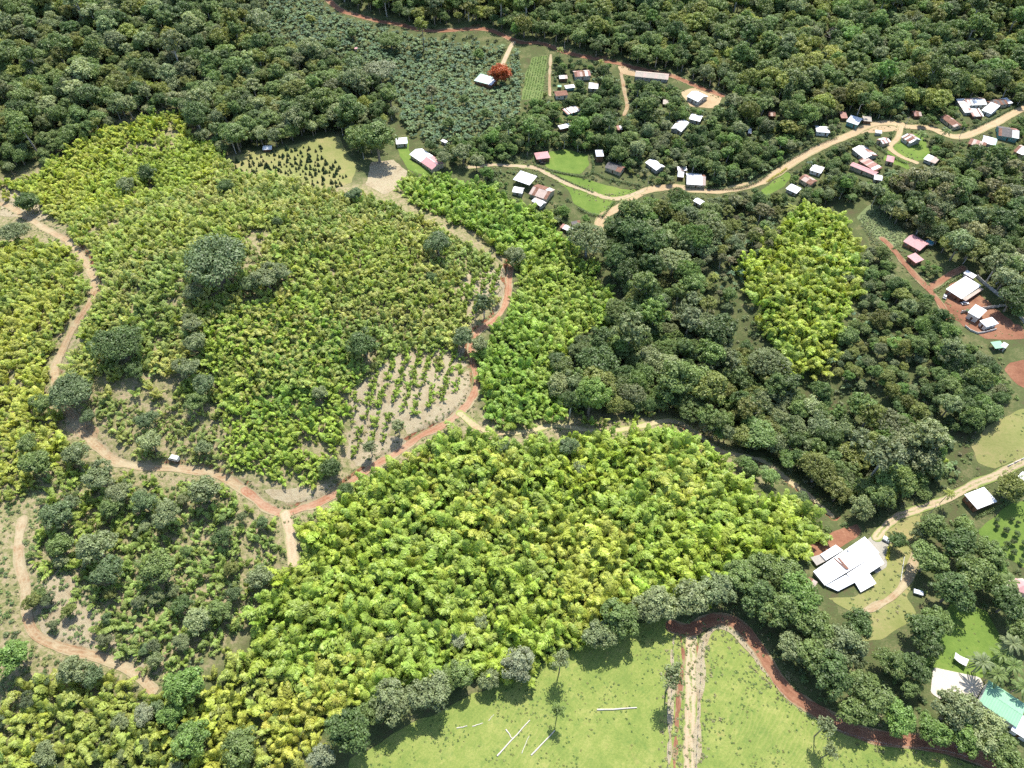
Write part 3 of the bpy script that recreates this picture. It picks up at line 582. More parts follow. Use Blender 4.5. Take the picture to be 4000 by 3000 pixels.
house('rust and white roofed front of the tin compound with pale wall', T(3, 0, [(1725, 908), (1892, 908), (1882, 845)]), 'RW', 'gable', 'wall_white', 3.0, sheet=1.4)
house('dark grey roofed back wing of the tin compound', T(3, 0, [(1930, 918), (2078, 900), (2062, 848)]), 'DARK', 'gable', 'wall_cream', 3.0)
house('bright tin end roof of the compound by the lane', T(3, 0, [(2052, 902), (2118, 890), (2092, 848)]), 'Z', 'shed', 'wall_block', 2.8)
house('plain bright white roofed hall in front of the tin compound', T(3, 0, [(1848, 946), (1926, 982), (2008, 938)]), 'W', 'shed', 'wall_white', 3.2)
house('small rusty lean-to left of the bright white hall', T(3, 0, [(1772, 1002), (1866, 1008), (1882, 956)]), 'RW', 'shed', 'wall_wood', 2.6, sheet=1.2, name='shack', cat='shack')
house('long rusty roof running down beside the hedge lane', T(3, 0, [(1488, 1012), (1608, 1100), (1668, 1070)]), 'R', 'gable', 'wall_cream', 2.8)
house('rusty roof half hidden behind the round village tree', T(3, 0, [(1268, 1002), (1332, 1004), (1338, 960)]), 'R', 'gable', 'wall_wood', 2.6)
house('large grey-brown roofed house with white right half at the frame edge', T(3, 0, [(1994, 1168), (2162, 1208), (2224, 1130)]), 'DARK', 'gable', 'wall_teal', 3.2, split=(0.62, 'RW'))
house('rusty brown roof below the village lane', T(3, 0, [(1728, 1242), (1866, 1288), (1894, 1244)]), 'R', 'shed', 'wall_wood', 2.8)
house('white and mint roofed house behind the rusty brown roof', T(3, 0, [(1848, 1228), (1962, 1264), (1998, 1210)]), 'W', 'gable', 'wall_block', 2.8, split=(0.8, 'MINT'))
house('half rusty half white roof at the right edge below the lane', T(3, 0, [(2122, 1302), (2202, 1342), (2244, 1280)]), 'R', 'gable', 'wall_cream', 2.8, split=(0.45, 'W'))
house('white and rust roof standing alone at the foot of the green', T(3, 0, [(1344, 1372), (1442, 1418), (1464, 1374)]), 'Z', 'shed', 'wall_block', 2.6)
house('big white and rust patchwork roof of the hillside compound', T(3, 0, [(724, 1292), (832, 1376), (962, 1344)]), 'RW', 'gable', 'wall_block', 2.9, sheet=1.5)
house('striped rusty roof in the middle of the hillside compound', T(3, 0, [(778, 1387), (922, 1484), (988, 1450)]), 'RW', 'shed', 'wall_wood', 2.6, sheet=1.3)
house('long faded pink roof of the hillside compound', T(3, 0, [(704, 1436), (926, 1517), (970, 1488)]), 'PINK', 'gable', 'wall_cream', 2.9)
house('small white roof at the low end of the pink one', T(3, 0, [(914, 1552), (986, 1562), (1028, 1518)]), 'W', 'gable', 'wall_block', 2.5)
house('small faded pink hip roof right of the hillside compound', T(3, 0, [(1018, 1392), (1086, 1404), (1102, 1352)]), 'PINK', 'hip', 'wall_cream', 2.8)
house('bright white roof right of the rounded hedge tree', T(3, 0, [(358, 1472), (456, 1502), (482, 1440)]), 'W', 'hip', 'wall_white', 2.8)
house('rusty patched roof below the bright white hip roof', T(3, 0, [(264, 1547), (366, 1607), (418, 1550)]), 'R', 'gable', 'wall_cream', 2.8)
house('white sheet roof at the edge of the roadside lawn', T(3, 0, [(152, 1632), (244, 1676), (290, 1632)]), 'W', 'shed', 'wall_block', 2.6)
house('rusty roof behind the tall dark conifer', T(3, 0, [(2, 1002), (66, 1006), (72, 964)]), 'R', 'gable', 'wall_wood', 2.6)
house('tiny white roof peeping from trees above the road curve', T(2, 0, [(2040, 1154), (2068, 1158), (2072, 1112)]), 'W', 'shed', 'wall_block', 2.4, name='shed', cat='shed')
house('larger red-roofed house with a round pool beside it', T(3, 1, [(1164, 433), (1314, 504), (1400, 440)]), 'PINK', 'gable', 'wall_brick', 3.0)
house('smaller red-roofed cottage below the pool house', T(3, 1, [(1199, 558), (1276, 616), (1338, 578)]), 'PINK', 'shed', 'wall_brick', 3.0, rise=0.5)
house('big plain white roofed house on red earth inside the wall', T(3, 1, [(1533, 846), (1672, 922), (1800, 790)]), 'W', 'shed', 'wall_brick', 3.4, rise=0.7)
house('pale striped lean-to along the big white roofed house', T(3, 1, [(1676, 924), (1708, 942), (1836, 818)]), 'TAN', 'shed', 'wall_brick', 2.9, rise=-0.2, sheet=1.2, name='shed', cat='shed')
house('narrow white outbuilding behind the big white roofed house', T(3, 1, [(1688, 702), (1772, 748), (1798, 722)]), 'W', 'shed', 'wall_white', 2.6, name='shed', cat='shed')
house('modern white house with blue-white roof by the boundary wall', T(3, 1, [(1724, 1042), (1822, 1094), (1948, 1056)]), 'B', 'shed', 'wall_white', 4.2, rise=0.6)
house('lower white front wing of the modern house', T(3, 1, [(1826, 1114), (1886, 1170), (1988, 1130)]), 'W', 'shed', 'wall_white', 3.2, rise=0.3, name='house_wing', cat='house')
house('green carport roof beside the white cabin', T(3, 1, [(1920, 1298), (1962, 1357), (2042, 1332)]), 'GREEN', 'shed', 'wall_white', 2.7, posts=True, name='carport', cat='carport', rise=0.3)
house('white boxy cabin beside the green carport', T(3, 1, [(2010, 1332), (2052, 1352), (2100, 1325)]), 'W', 'flat', 'wall_white', 2.8, name='cabin', cat='cabin', over=0.1)
house('white roofed house with brown strips beside the farm lane', zoomed(3400, 1850, 2.115, [(768, 182), (876, 302), (1062, 238)]), 'W', 'shed', 'wall_brick', 3.4, rise=0.5, sheet=2.6, split=(0.93, 'R'))
house('pink roofed villa corner at the right edge of the frame', zoomed(3000, 2250, 1.269, [(1225, 70), (1300, 95), (1310, 40)]), 'PINK', 'hip', 'wall_cream', 3.4, name='villa', cat='villa')
house('white house half out of frame right of the olive tree', T(3, 2, [(2150, 800), (2215, 850), (2260, 790)]), 'W', 'gable', 'wall_white', 3.0)
house('green roofed villa beside the concrete patio and palms', zoomed(3600, 2600, 3.172, [(712, 452), (1178, 768), (1262, 462)]), 'GREEN', 'gable', 'wall_white', 4.2, rise=1.0, name='villa', cat='villa', sheet=3.0)
house('white flat roofed wing below the green villa', zoomed(3600, 2600, 3.172, [(1112, 800), (1330, 940), (1380, 700)]), 'W', 'flat', 'wall_white', 3.2, name='villa_wing', cat='villa')

# the big cross-shaped white house: one thing made of several roofs
def cross_house():
    Z = lambda pts: zoomed(3000, 2000, 2.115, pts)
    root = house('large cross-shaped white sheet-roofed house with a gravel drive', Z([(382, 480), (482, 592), (912, 330)]), 'W', 'gablev', 'wall_block', 3.4, rise=0.35, sheet=2.4, deep=None)
    for k in list(root.children):
        for g in list(k.children): bpy.data.objects.remove(g)
        bpy.data.objects.remove(k)
    inv = Matrix.Translation(root.location) @ Matrix.Rotation(root.rotation_euler.z, 4, 'Z'); inv = inv.inverted()
    def wing(pts, eave, mats, far=0.35, wall='wall_block', n=None, over=0.5, walls=True):
        p = np.array(Z(pts)); w = at(p[:, 0], p[:, 1], eave); q = [inv @ Vector((a[0], a[1], root.location.z + eave)) for a in w]
        c = sum(q, Vector()) / 4
        if walls:
            bm = bmesh.new(); ins = [c + (v - c) * (1 - over / max(1.0, (v - c).length) * 1.3) for v in q]
            top = [bm.verts.new((v.x, v.y, eave - 0.1)) for v in ins]; bot = [bm.verts.new((v.x, v.y, -1.5)) for v in ins]
            bm.faces.new(top); bm.faces.new(bot[::-1])
            for i in range(4): bm.faces.new((top[i], bot[i], bot[(i + 1) % 4], top[(i + 1) % 4]))
            add('wall', bm_mesh('wall', bm, wall), root)
            a, b = ins[0], ins[1]; d = (b - a); k = max(1, int(d.length / 4)); ang = math.atan2(d.y, d.x)
            for i in range(k):
                pnt = a + d * ((i + 0.5) / k); off = Vector((math.sin(ang), -math.cos(ang), 0)) * 0.03
                window_parts(root, (pnt.x + off.x, pnt.y + off.y, 1.6), ang, mat='frame_white')
        n = n or max(2, int((q[1] - q[0]).length / 2.4))
        for i in range(n):
            s, t = i / n, (i + 1) / n; qa = q[0].lerp(q[1], s); qb = q[0].lerp(q[1], t); qc = q[3].lerp(q[2], t); qd = q[3].lerp(q[2], s)
            bm = bmesh.new(); dz = 0.012 * (i % 2); slab_bm(bm, [(v.x, v.y, eave + h + dz) for v, h in ((qa, 0), (qb, 0), (qc, far), (qd, far))], 0.06)
            add('roof_sheet', bm_mesh('roof_sheet', bm, mats[i % len(mats)]), root)
    wing([(482, 592), (912, 345), (780, 226), (380, 482)], 3.7, ['roof_white'], 0.5)
    wing([(590, 640), (730, 570), (650, 510), (488, 596)], 3.1, ['roof_bluewhite'], 0.3)
    wing([(730, 570), (958, 428), (900, 354), (655, 505)], 3.1, ['roof_white'], 0.35)
    wing([(778, 650), (902, 582), (838, 498), (722, 566)], 2.9, ['roof_white'], 0.2)
    wing([(485, 392), (618, 318), (556, 275), (435, 345)], 3.5, ['roof_white'], 0.2)
    wing([(410, 432), (484, 396), (434, 346), (356, 366)], 2.9, ['roof_clear'], 0.2, walls=False)
    for pts in ([(665, 465), (676, 460), (592, 372), (578, 376)], [(655, 466), (664, 462), (556, 374), (546, 376)]):
        p = np.array(Z(pts)); w = at(p[:, 0], p[:, 1], 4.3); q = [inv @ Vector((a[0], a[1], root.location.z)) for a in w]
        bm = bmesh.new(); slab_bm(bm, [(v.x, v.y, 4.28) for v in q], 0.1); add('roof_strip', bm_mesh('roof_strip', bm, 'roof_rust'), root)
    p = np.array(Z([(656, 324)])); w = at(p[:, 0], p[:, 1], 4.1)[0]; q = inv @ Vector((w[0], w[1], root.location.z))
    bm = bmesh.new(); bmesh.ops.create_cone(bm, cap_ends=True, segments=10, radius1=0.5, radius2=0.4, depth=0.9, matrix=Matrix.Translation((q.x, q.y, 4.45))); add('roof_vent', bm_mesh('roof_vent', bm, 'pole_grey'), root)
    FOOT.append((FOOT[-1][0], FOOT[-1][1], FOOT[-1][2], FOOT[-1][3] * 1.4, FOOT[-1][4] * 1.4, 3.5))
cross_house()
house('small rusty shed tucked against the trees by the cross-shaped house', zoomed(3000, 2000, 2.115, [(300, 600), (370, 645), (418, 590)]), 'R', 'shed', 'wall_wood', 2.4, name='shed', cat='shed')

def foot_clear(x, y, pad=1.0):
    m = np.zeros(np.shape(x), bool)
    for ctr, u, v, L, W, e in FOOT:
        dx = x - ctr[0]; dy = y - ctr[1]
        m |= (np.abs(dx * u[0] + dy * u[1]) < L / 2 + pad) & (np.abs(dx * v[0] + dy * v[1]) < W / 2 + pad)
    return m
CLEAR_HOUSE = foot_clear(GX, GY, 0.8)

# ------------------------------------------------------------------ plants: materials
def leaf_mat(name, trans=0.3, rough=0.5, spec=0.35, yellow=(1.15, 1.15, 0.6)):
    m, n, l, b = new_mat(name)
    t = n.new('ShaderNodeAttribute'); t.attribute_type = 'INSTANCER'; t.attribute_name = 'tint'
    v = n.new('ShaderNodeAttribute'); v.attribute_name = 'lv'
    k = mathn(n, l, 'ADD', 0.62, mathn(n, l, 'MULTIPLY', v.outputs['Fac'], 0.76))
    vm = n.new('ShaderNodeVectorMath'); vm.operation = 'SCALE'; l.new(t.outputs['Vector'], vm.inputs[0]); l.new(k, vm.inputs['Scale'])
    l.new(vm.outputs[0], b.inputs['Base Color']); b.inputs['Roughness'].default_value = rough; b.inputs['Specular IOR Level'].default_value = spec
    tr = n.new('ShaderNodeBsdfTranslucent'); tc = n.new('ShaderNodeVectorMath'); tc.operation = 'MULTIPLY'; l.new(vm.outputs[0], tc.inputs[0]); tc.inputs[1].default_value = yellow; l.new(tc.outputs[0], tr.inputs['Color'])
    mx = n.new('ShaderNodeMixShader'); mx.inputs[0].default_value = trans; l.new(b.outputs[0], mx.inputs[1]); l.new(tr.outputs[0], mx.inputs[2]); l.new(mx.outputs[0], n['Material Output'].inputs['Surface'])
leaf_mat('tree_leaf', 0.25, 0.5, 0.4)
leaf_mat('bamboo_leaf', 0.42, 0.45, 0.4, (1.15, 1.2, 0.7))
leaf_mat('banana_leaf', 0.25, 0.5, 0.3)
leaf_mat('conifer_leaf', 0.05, 0.7, 0.2)
plain('culm', (0.24, 0.27, 0.08), 0.6, 0.2); plain('banana_stem', (0.20, 0.20, 0.09), 0.7, 0.2); plain('palm_trunk', (0.33, 0.30, 0.25), 0.9, 0.2)

# ------------------------------------------------------------------ plants: shapes
def unit(v): return v / np.maximum(1e-9, np.linalg.norm(v, axis=-1, keepdims=True))
class Cloud:
    """collects leaf-sized faces"""
    def __init__(s): s.V = []; s.F = []; s.A = []; s.n = 0
    def leaves(s, c, nrm, L, W, lv, along=None, fold=0.18):
        c = np.asarray(c); k = len(c); nrm = unit(nrm)
        t = unit(np.cross(nrm, rng.normal(size=(k, 3)))) if along is None else unit(along - nrm * (along * nrm).sum(1, keepdims=True))
        b = np.cross(nrm, t); L = np.broadcast_to(L, k)[:, None]; W = np.broadcast_to(W, k)[:, None]
        q = np.stack([c - t * L / 2, c + b * W / 2 - nrm * W * fold, c + t * L / 2, c - b * W / 2 - nrm * W * fold], 1).reshape(-1, 3)
        s.V.append(q); s.F.append(np.arange(s.n, s.n + 4 * k).reshape(-1, 4)); s.A.append(np.repeat(np.broadcast_to(lv, k), 4)); s.n += 4 * k
    def mesh(s, name, mat): return mesh_np(name, np.concatenate(s.V), np.concatenate(s.F), mat, {'lv': np.concatenate(s.A)})
def tube(pts, rad, sides=6):
    pts = np.asarray(pts, float); n = len(pts); tg = unit(np.gradient(pts, axis=0)); V = []; F = []
    for i in range(n):
        a = unit(np.cross(tg[i], [0.31, 0.95, 0.1])); b = np.cross(tg[i], a)
        for k in range(sides):
            th = 2 * math.pi * k / sides; V.append(pts[i] + (a * math.cos(th) + b * math.sin(th)) * rad[i])
    for i in range(n - 1):
        for k in range(sides): F.append((i * sides + k, i * sides + (k + 1) % sides, (i + 1) * sides + (k + 1) % sides, (i + 1) * sides + k))
    return np.array(V), np.array(F)
def tubes_mesh(name, lst, mat):
    V = []; F = []; n = 0
    for v, f in lst: V.append(v); F.append(f + n); n += len(v)
    return mesh_np(name, np.concatenate(V), np.concatenate(F), mat)
def sphere_dirs(k, zmin=-1.0):
    z = rng.uniform(zmin, 1, k); a = rng.uniform(0, 2 * math.pi, k); r = np.sqrt(1 - z * z); return np.stack([r * np.cos(a), r * np.sin(a), z], 1)

def make_tree(kind, hi=1.0):
    """crown of unit radius on its trunk; returns crown mesh, trunk mesh, height of the crown's middle and top"""
    P = dict(round=(1, .80, 1.35, 80, .20, 36, .13, -.35), lumpy=(1, .72, 1.25, 46, .26, 58, .13, -.25), umbrella=(1, .34, .95, 70, .23, 42, .12, -.1),
             open=(1, .85, 1.9, 40, .19, 34, .13, -.5), column=(.34, 1.7, 1.95, 70, .17, 40, .10, -.9), cauli=(1, .62, 1.2, 130, .125, 24, .09, -.12),
             dome=(1, .95, 1.0, 80, .26, 44, .13, -.6), dead=(1, .8, 1.5, 26, .2, 3, .1, -.3), tall=(1, 1.1, 4.0, 22, .30, 26, .16, -.6))[kind]
    a, b, zc, ncl, rc, nl, leaf, zmin = P
    cl = Cloud(); lop = rng.normal(0, .12, 2)
    d = sphere_dirs(ncl, zmin)
    if kind in ('cauli', 'umbrella'):
        g = (np.arange(ncl) + .5) / ncl; th = np.arange(ncl) * 2.39996; zz = 1 - g * (1 - zmin); rr = np.sqrt(1 - zz * zz)
        d = unit(np.stack([rr * np.cos(th), rr * np.sin(th), zz], 1) + rng.normal(0, .06, (ncl, 3)))
    rad = rng.uniform(.70, .95, ncl) if kind not in ('cauli',) else rng.uniform(.88, .97, ncl)
    # uneven outline: some lobes stand out
    ph = rng.uniform(0, 6.28, 3); az = np.arctan2(d[:, 1], d[:, 0])
    rad = rad * (1 + .14 * np.sin(2 * az + ph[0]) + .10 * np.sin(3 * az + ph[1] + 2 * d[:, 2]))
    cc = d * np.array([a, a, b]) * rad[:, None]
    if kind in ('round', 'open', 'lumpy', 'dome'):       # several lobes of different size make up the crown
        nlb = int(rng.integers(5, 9)); la = np.arange(nlb) * 2.39996 + rng.uniform(0, 6); lr = np.sqrt((np.arange(nlb) + .3) / nlb) * rng.uniform(.5, .72, nlb)
        lc = np.stack([lr * np.cos(la), lr * np.sin(la), b * (.42 - .75 * lr + rng.normal(0, .14, nlb))], 1); lz = rng.uniform(.30, .52, nlb); k_ = rng.choice(nlb, ncl, p=lz ** 2 / (lz ** 2).sum())
        dl = sphere_dirs(ncl, -.25 if kind != 'dome' else -.5); cc = lc[k_] + dl * lz[k_][:, None] * np.array([1, 1, .85])
        if kind == 'dome': cc = .5 * cc + .5 * d * np.array([a, a, b]) * rad[:, None]
    cc[:, :2] += cc[:, 2:3] * lop; cc[:, 2] += zc
    tone = rng.uniform(.25, .8, ncl)
    for k in range(ncl):
        r = rc * rng.uniform(.7, 1.25); m = max(3, int(nl * hi)); dd = sphere_dirs(m, -.45)
        c = cc[k] + dd * r * rng.uniform(.55, 1.0, (m, 1)) * np.array([1.15, 1.15, .8])
        cl.leaves(c, dd + np.array([0, 0, .5]) + rng.normal(0, .45, (m, 3)), leaf * rng.uniform(.75, 1.35, m) / math.sqrt(hi), leaf * rng.uniform(.5, .95, m) / math.sqrt(hi), np.clip(tone[k] + rng.normal(0, .16, m), 0, 1))
    if kind != 'dead':       # sparse inner foliage so that the crown is not hollow
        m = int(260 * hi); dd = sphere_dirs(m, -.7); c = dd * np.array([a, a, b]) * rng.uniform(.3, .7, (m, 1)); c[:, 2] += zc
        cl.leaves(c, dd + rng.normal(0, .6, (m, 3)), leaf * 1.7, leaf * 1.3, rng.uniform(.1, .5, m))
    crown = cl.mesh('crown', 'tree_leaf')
    tr = []; base = zc - b * (.55 if kind != 'column' else .8); tilt = rng.normal(0, .05, 2)
    tr.append(tube([(0, 0, -.25), (tilt[0] * .5, tilt[1] * .5, base * .5), (tilt[0], tilt[1], base), (tilt[0], tilt[1], zc)], [.085, .065, .055, .03]))
    pick = rng.choice(ncl, min(ncl, 9 if kind != 'dead' else 22), replace=False)
    for k in pick:
        e = cc[k]; s = np.array([tilt[0], tilt[1], base * rng.uniform(.8, 1.15)]); mid = (s + e) / 2 + np.array([0, 0, -.06])
        tr.append(tube([s, mid, e + (e - s) * .06], [.036, .024, .01], 5))
    trunk = tubes_mesh('trunk', tr, 'bark_pale' if kind in ('open', 'dead', 'cauli') else 'bark')
    return crown, trunk, zc, zc + b

def make_bamboo(H=8.0, nc=6, spread=3.4, droop=1.0, leafn=150):
    """a clump of culms, each arching over into a feathery plume"""
    cl = Cloud(); cu = []; lean = rng.normal(0, .9, 2); az0 = rng.uniform(0, 6.28)
    for i in range(nc):
        az = az0 + (i - (nc - 1) / 2) * 1.05 + rng.normal(0, .45); dr = np.array([math.cos(az), math.sin(az), 0]); h = H * rng.uniform(.55, 1.2); sp = spread * rng.uniform(.5, 1.35)
        t = np.linspace(0, 1, 9); base = dr * rng.uniform(.1, .8)
        C = base + dr * (sp * t ** 2.1)[:, None] + np.stack([lean[0] * t ** 2, lean[1] * t ** 2, h * (t - .34 * droop * t ** 3.6)], 1)
        cu.append(tube(C, .07 * (1 - .85 * t), 3))
        u = .28 + .74 * rng.uniform(0, 1, leafn) ** .9; uc = np.minimum(u, 1)
        fl = np.stack([np.interp(uc, t, C[:, k]) for k in range(3)], 1); tg = unit(np.stack([np.interp(uc, t, np.gradient(C[:, k])) for k in range(3)], 1))
        side = unit(np.cross(tg, dr + np.array([0, 0, .02])) * .0 + np.array([-dr[1], dr[0], 0])); sgn = rng.choice([-1, 1], leafn)[:, None]
        up = np.cross(side, tg) * -1; up = up * np.sign(up[:, 2:3] + 1e-6)
        wid = ((.12 + 1.65 * np.sin(np.clip((u - .2) / .84, 0, 1) ** .75 * math.pi) ** 1.1) * (H / 8))[:, None]
        lat = rng.uniform(0, 1, (leafn, 1)) ** .8
        c = fl + side * sgn * wid * lat * .95 - np.array([0, 0, 1.0]) * wid * lat ** 1.6 * .8 + rng.normal(0, .07 * H / 8, (leafn, 3))
        nr = up + side * sgn * lat * .95 + rng.normal(0, .22, (leafn, 3))
        tw = side * sgn * 1.0 + tg * .8 - np.array([0, 0, .4]) * lat
        cl.leaves(c, nr, .95 * H / 8 * rng.uniform(.8, 1.3, leafn), .44 * H / 8 * rng.uniform(.7, 1.2, leafn), np.clip(.22 + .45 * u + rng.normal(0, .13, leafn), 0, 1), along=tw, fold=.08)
    return cl.mesh('foliage', 'bamboo_leaf'), tubes_mesh('culms', cu, 'culm')

def make_banana(h=2.6, k=9):
    V = []; F = []; A = []; n = 0
    for i in range(k):
        az = i * 2.39996 + rng.normal(0, .2); el = rng.uniform(.35, 1.25); L = rng.uniform(1.7, 2.5); t = np.linspace(0, 1, 6)
        out = L * (t * math.cos(el * .8)); up = L * (t * math.sin(el) - .62 * t ** 2.2)
        dr = np.array([math.cos(az), math.sin(az), 0]); sd = np.array([-math.sin(az), math.cos(az), 0])
        w = .42 * np.sin(np.clip(t * .93 + .07, 0, 1) * math.pi) ** .6
        for q in range(6):
            p = dr * out[q] + np.array([0, 0, h + up[q]])
            V += [p + sd * w[q] - [0, 0, .12 * w[q]], p + [0, 0, .06], p - sd * w[q] - [0, 0, .12 * w[q]]]
        A += [rng.uniform(.25, .85)] * 18
        for q in range(5):
            a = n + 3 * q
            F += [(a, a + 1, a + 4, a + 3), (a + 1, a + 2, a + 5, a + 4)]
        n += 18
    lf = mesh_np('leaves', np.array(V), np.array(F), 'banana_leaf', {'lv': np.array(A)})
    return lf, tubes_mesh('stem', [tube([(0, 0, -.3), (0, 0, h * .6), (0, 0, h + .2)], [.20, .16, .10])], 'banana_stem')

def make_palm(h=9.0, k=17, L=4.0, lean=.6):
    cl = Cloud()
    for i in range(k):
        az = i * 2.39996; el = 1.15 - 1.5 * i / k; t = np.linspace(.08, 1, 26); dr = np.array([math.cos(az), math.sin(az), 0]); sd = np.array([-math.sin(az), math.cos(az), 0])
        C = dr * (L * t * math.cos(el * .7))[:, None] + np.stack([0 * t, 0 * t, h + L * (t * math.sin(el) - .62 * t ** 2)], 1); C[:, 0] += lean
        tg = np.gradient(C, axis=0)
        for s in (-1, 1):
            w = .95 * np.sin(np.clip(t * .85 + .1, 0, 1) * math.pi) ** .5; al = unit(sd * s + unit(tg) * .5 - np.array([0, 0, .45]))
            cl.leaves(C + al * w[:, None] * .5, np.cross(al, unit(tg)) * s, w, .24, rng.uniform(.3, .8, len(t)), along=al, fold=.05)
    V, F = [], []
    t = np.linspace(0, 1, 7); tk = tube(np.stack([lean * t ** 2, 0 * t, -.5 + (h + .5) * t], 1), .20 - .07 * t, 7)
    return cl.mesh('fronds', 'tree_leaf'), tubes_mesh('trunk', [tk], 'palm_trunk')

def make_conifer(n=190):
    cl = Cloud(); z = 1 - np.sqrt(rng.uniform(0, 1, n)); r = .30 * (1 - z) ** .8 * np.minimum(1, (z + .05) * 9) + .01; a = rng.uniform(0, 6.283, n)
    c = np.stack([r * np.cos(a), r * np.sin(a), z * .97 + .03], 1); nr = np.stack([np.cos(a), np.sin(a), .45 + 0 * a], 1) + rng.normal(0, .25, (n, 3))
    cl.leaves(c, nr, .17, .10, rng.uniform(.2, .8, n), along=np.array([[0, 0, 1.0]]) + rng.normal(0, .3, (n, 3)))
    return cl.mesh('crown', 'conifer_leaf'), tubes_mesh('trunk', [tube([(0, 0, -.1), (0, 0, .25), (0, 0, .8)], [.03, .025, .008], 5)], 'bark')

def make_shrub(n=150, ncl=7):
    cl = Cloud()
    for k in range(ncl):
        c0 = sphere_dirs(1, .1)[0] * np.array([.62, .62, .55]); m = n // ncl; dd = sphere_dirs(m, -.3)
        cl.leaves(c0 + dd * .42 * rng.uniform(.5, 1, (m, 1)) + [0, 0, .12], dd + [0, 0, .5] + rng.normal(0, .4, (m, 3)), .30, .19, np.clip(rng.uniform(.3, .75) + rng.normal(0, .15, m), 0, 1))
    return cl.mesh('foliage', 'tree_leaf'), tubes_mesh('stems', [tube([(0, 0, -.2), (x, y, .5)], [.05, .02], 4) for x, y in ((.3, .1), (-.25, .2), (0, -.3))], 'bark')

TREES = {k: [make_tree(k, h) for _ in range(c)] for k, c, h in (('round', 5, 1.5), ('lumpy', 4, 1.4), ('umbrella', 2, 2.2), ('open', 4, 1.4), ('column', 1, 1.2), ('cauli', 2, 1.6), ('dome', 3, 1.6), ('dead', 1, 1), ('tall', 2, 1))}
BAMBOO = [make_bamboo(8, c, 3.4 * s, d) for c, s, d in ((4, 1, 1), (4, 1.15, 1.2), (5, .85, .85), (4, 1, 1.35), (3, 1.2, 1.0), (4, 1.05, .7))]
BANANA = [make_banana() for _ in range(3)]
PALMS = [make_palm(9, 17, 4.0), make_palm(6, 15, 4.2, .9), make_palm(13, 16, 3.6, .4)]
CONIFER = [make_conifer() for _ in range(2)]
SHRUB = [make_shrub() for _ in range(3)]

# ------------------------------------------------------------------ plants: placing
TINT = dict(mid=(.175, .245, .072), dark=(.110, .170, .052), grey=(.225, .270, .120), pale=(.310, .365, .160), yellow=(.275, .310, .068), fresh=(.175, .280, .066),
            olive=(.215, .245, .064), brown=(.230, .230, .110), orange=(.42, .10, .025), blue=(.150, .210, .088), deadgrey=(.36, .33, .28), silver=(.29, .325, .19))
WORD = dict(mid='green', dark='dark green', grey='grey-green', pale='pale green', yellow='yellow-green', fresh='fresh green', olive='olive', brown='brownish', orange='orange-red', blue='blue-green', deadgrey='grey', silver='silvery')
def jit(c, s=.14): return tuple(float(v) for v in np.clip(np.array(c) * rng.normal(1, s) * rng.normal(1, s * .22, 3), .01, .8))
def look(M, X, Y):
    i = np.clip(np.searchsorted(gx, X), 0, nx - 1); j = np.clip(np.searchsorted(gy, Y), 0, ny - 1); return M[j, i]
def blocked(p, R, h, houses=True, open_=True):
    """would a plant of radius R and height h stand on, or hide from above, a road, roof or lawn"""
    x, y = p[:, 0], p[:, 1]; z = zg(x, y); bad = np.zeros(len(p), bool)
    M = CLEAR_ROAD.copy()
    if houses: M |= CLEAR_HOUSE
    if open_: M |= CLEAR_OPEN
    for f in (0, .35, .7, .95):
        zt = z + h * f; s = (CAMZ - z) / (CAMZ - zt); rr = R * (.55 if f < .3 else .8 if f < .8 else .35)
        for dx, dy in ((0, 0), (1, 0), (-1, 0), (0, 1), (0, -1)): bad |= look(M, (x + dx * rr) * s, (y + dy * rr) * s)
    return bad
def fill(poly, h, sp, jitter=.42, keep=1.0, rag=4.0):
    w = ground_xy(poly, h); lo, hi = w.min(0), w.max(0)
    ys = np.arange(lo[1], hi[1], sp * .87); pts = []
    for j, y in enumerate(ys):
        xs = np.arange(lo[0], hi[0], sp) + (sp / 2 if j % 2 else 0); pts.append(np.stack([xs, np.full_like(xs, y)], 1))
    p = np.concatenate(pts); p = p + rng.uniform(-jitter, jitter, p.shape) * sp
    p = p[poly_sdf(p[:, 0], p[:, 1], w) + rag * 2 * (vnoise(p[:, 0], p[:, 1], 13, 21) - .5) > 0]
    if keep < 1: p = p[rng.random(len(p)) < keep]
    pp = project(np.c_[p, zg(p[:, 0], p[:, 1]) + h * .7])
    return p[(pp[:, 0] > -160) & (pp[:, 0] < 4160) & (pp[:, 1] > -160) & (pp[:, 1] < 3220)]

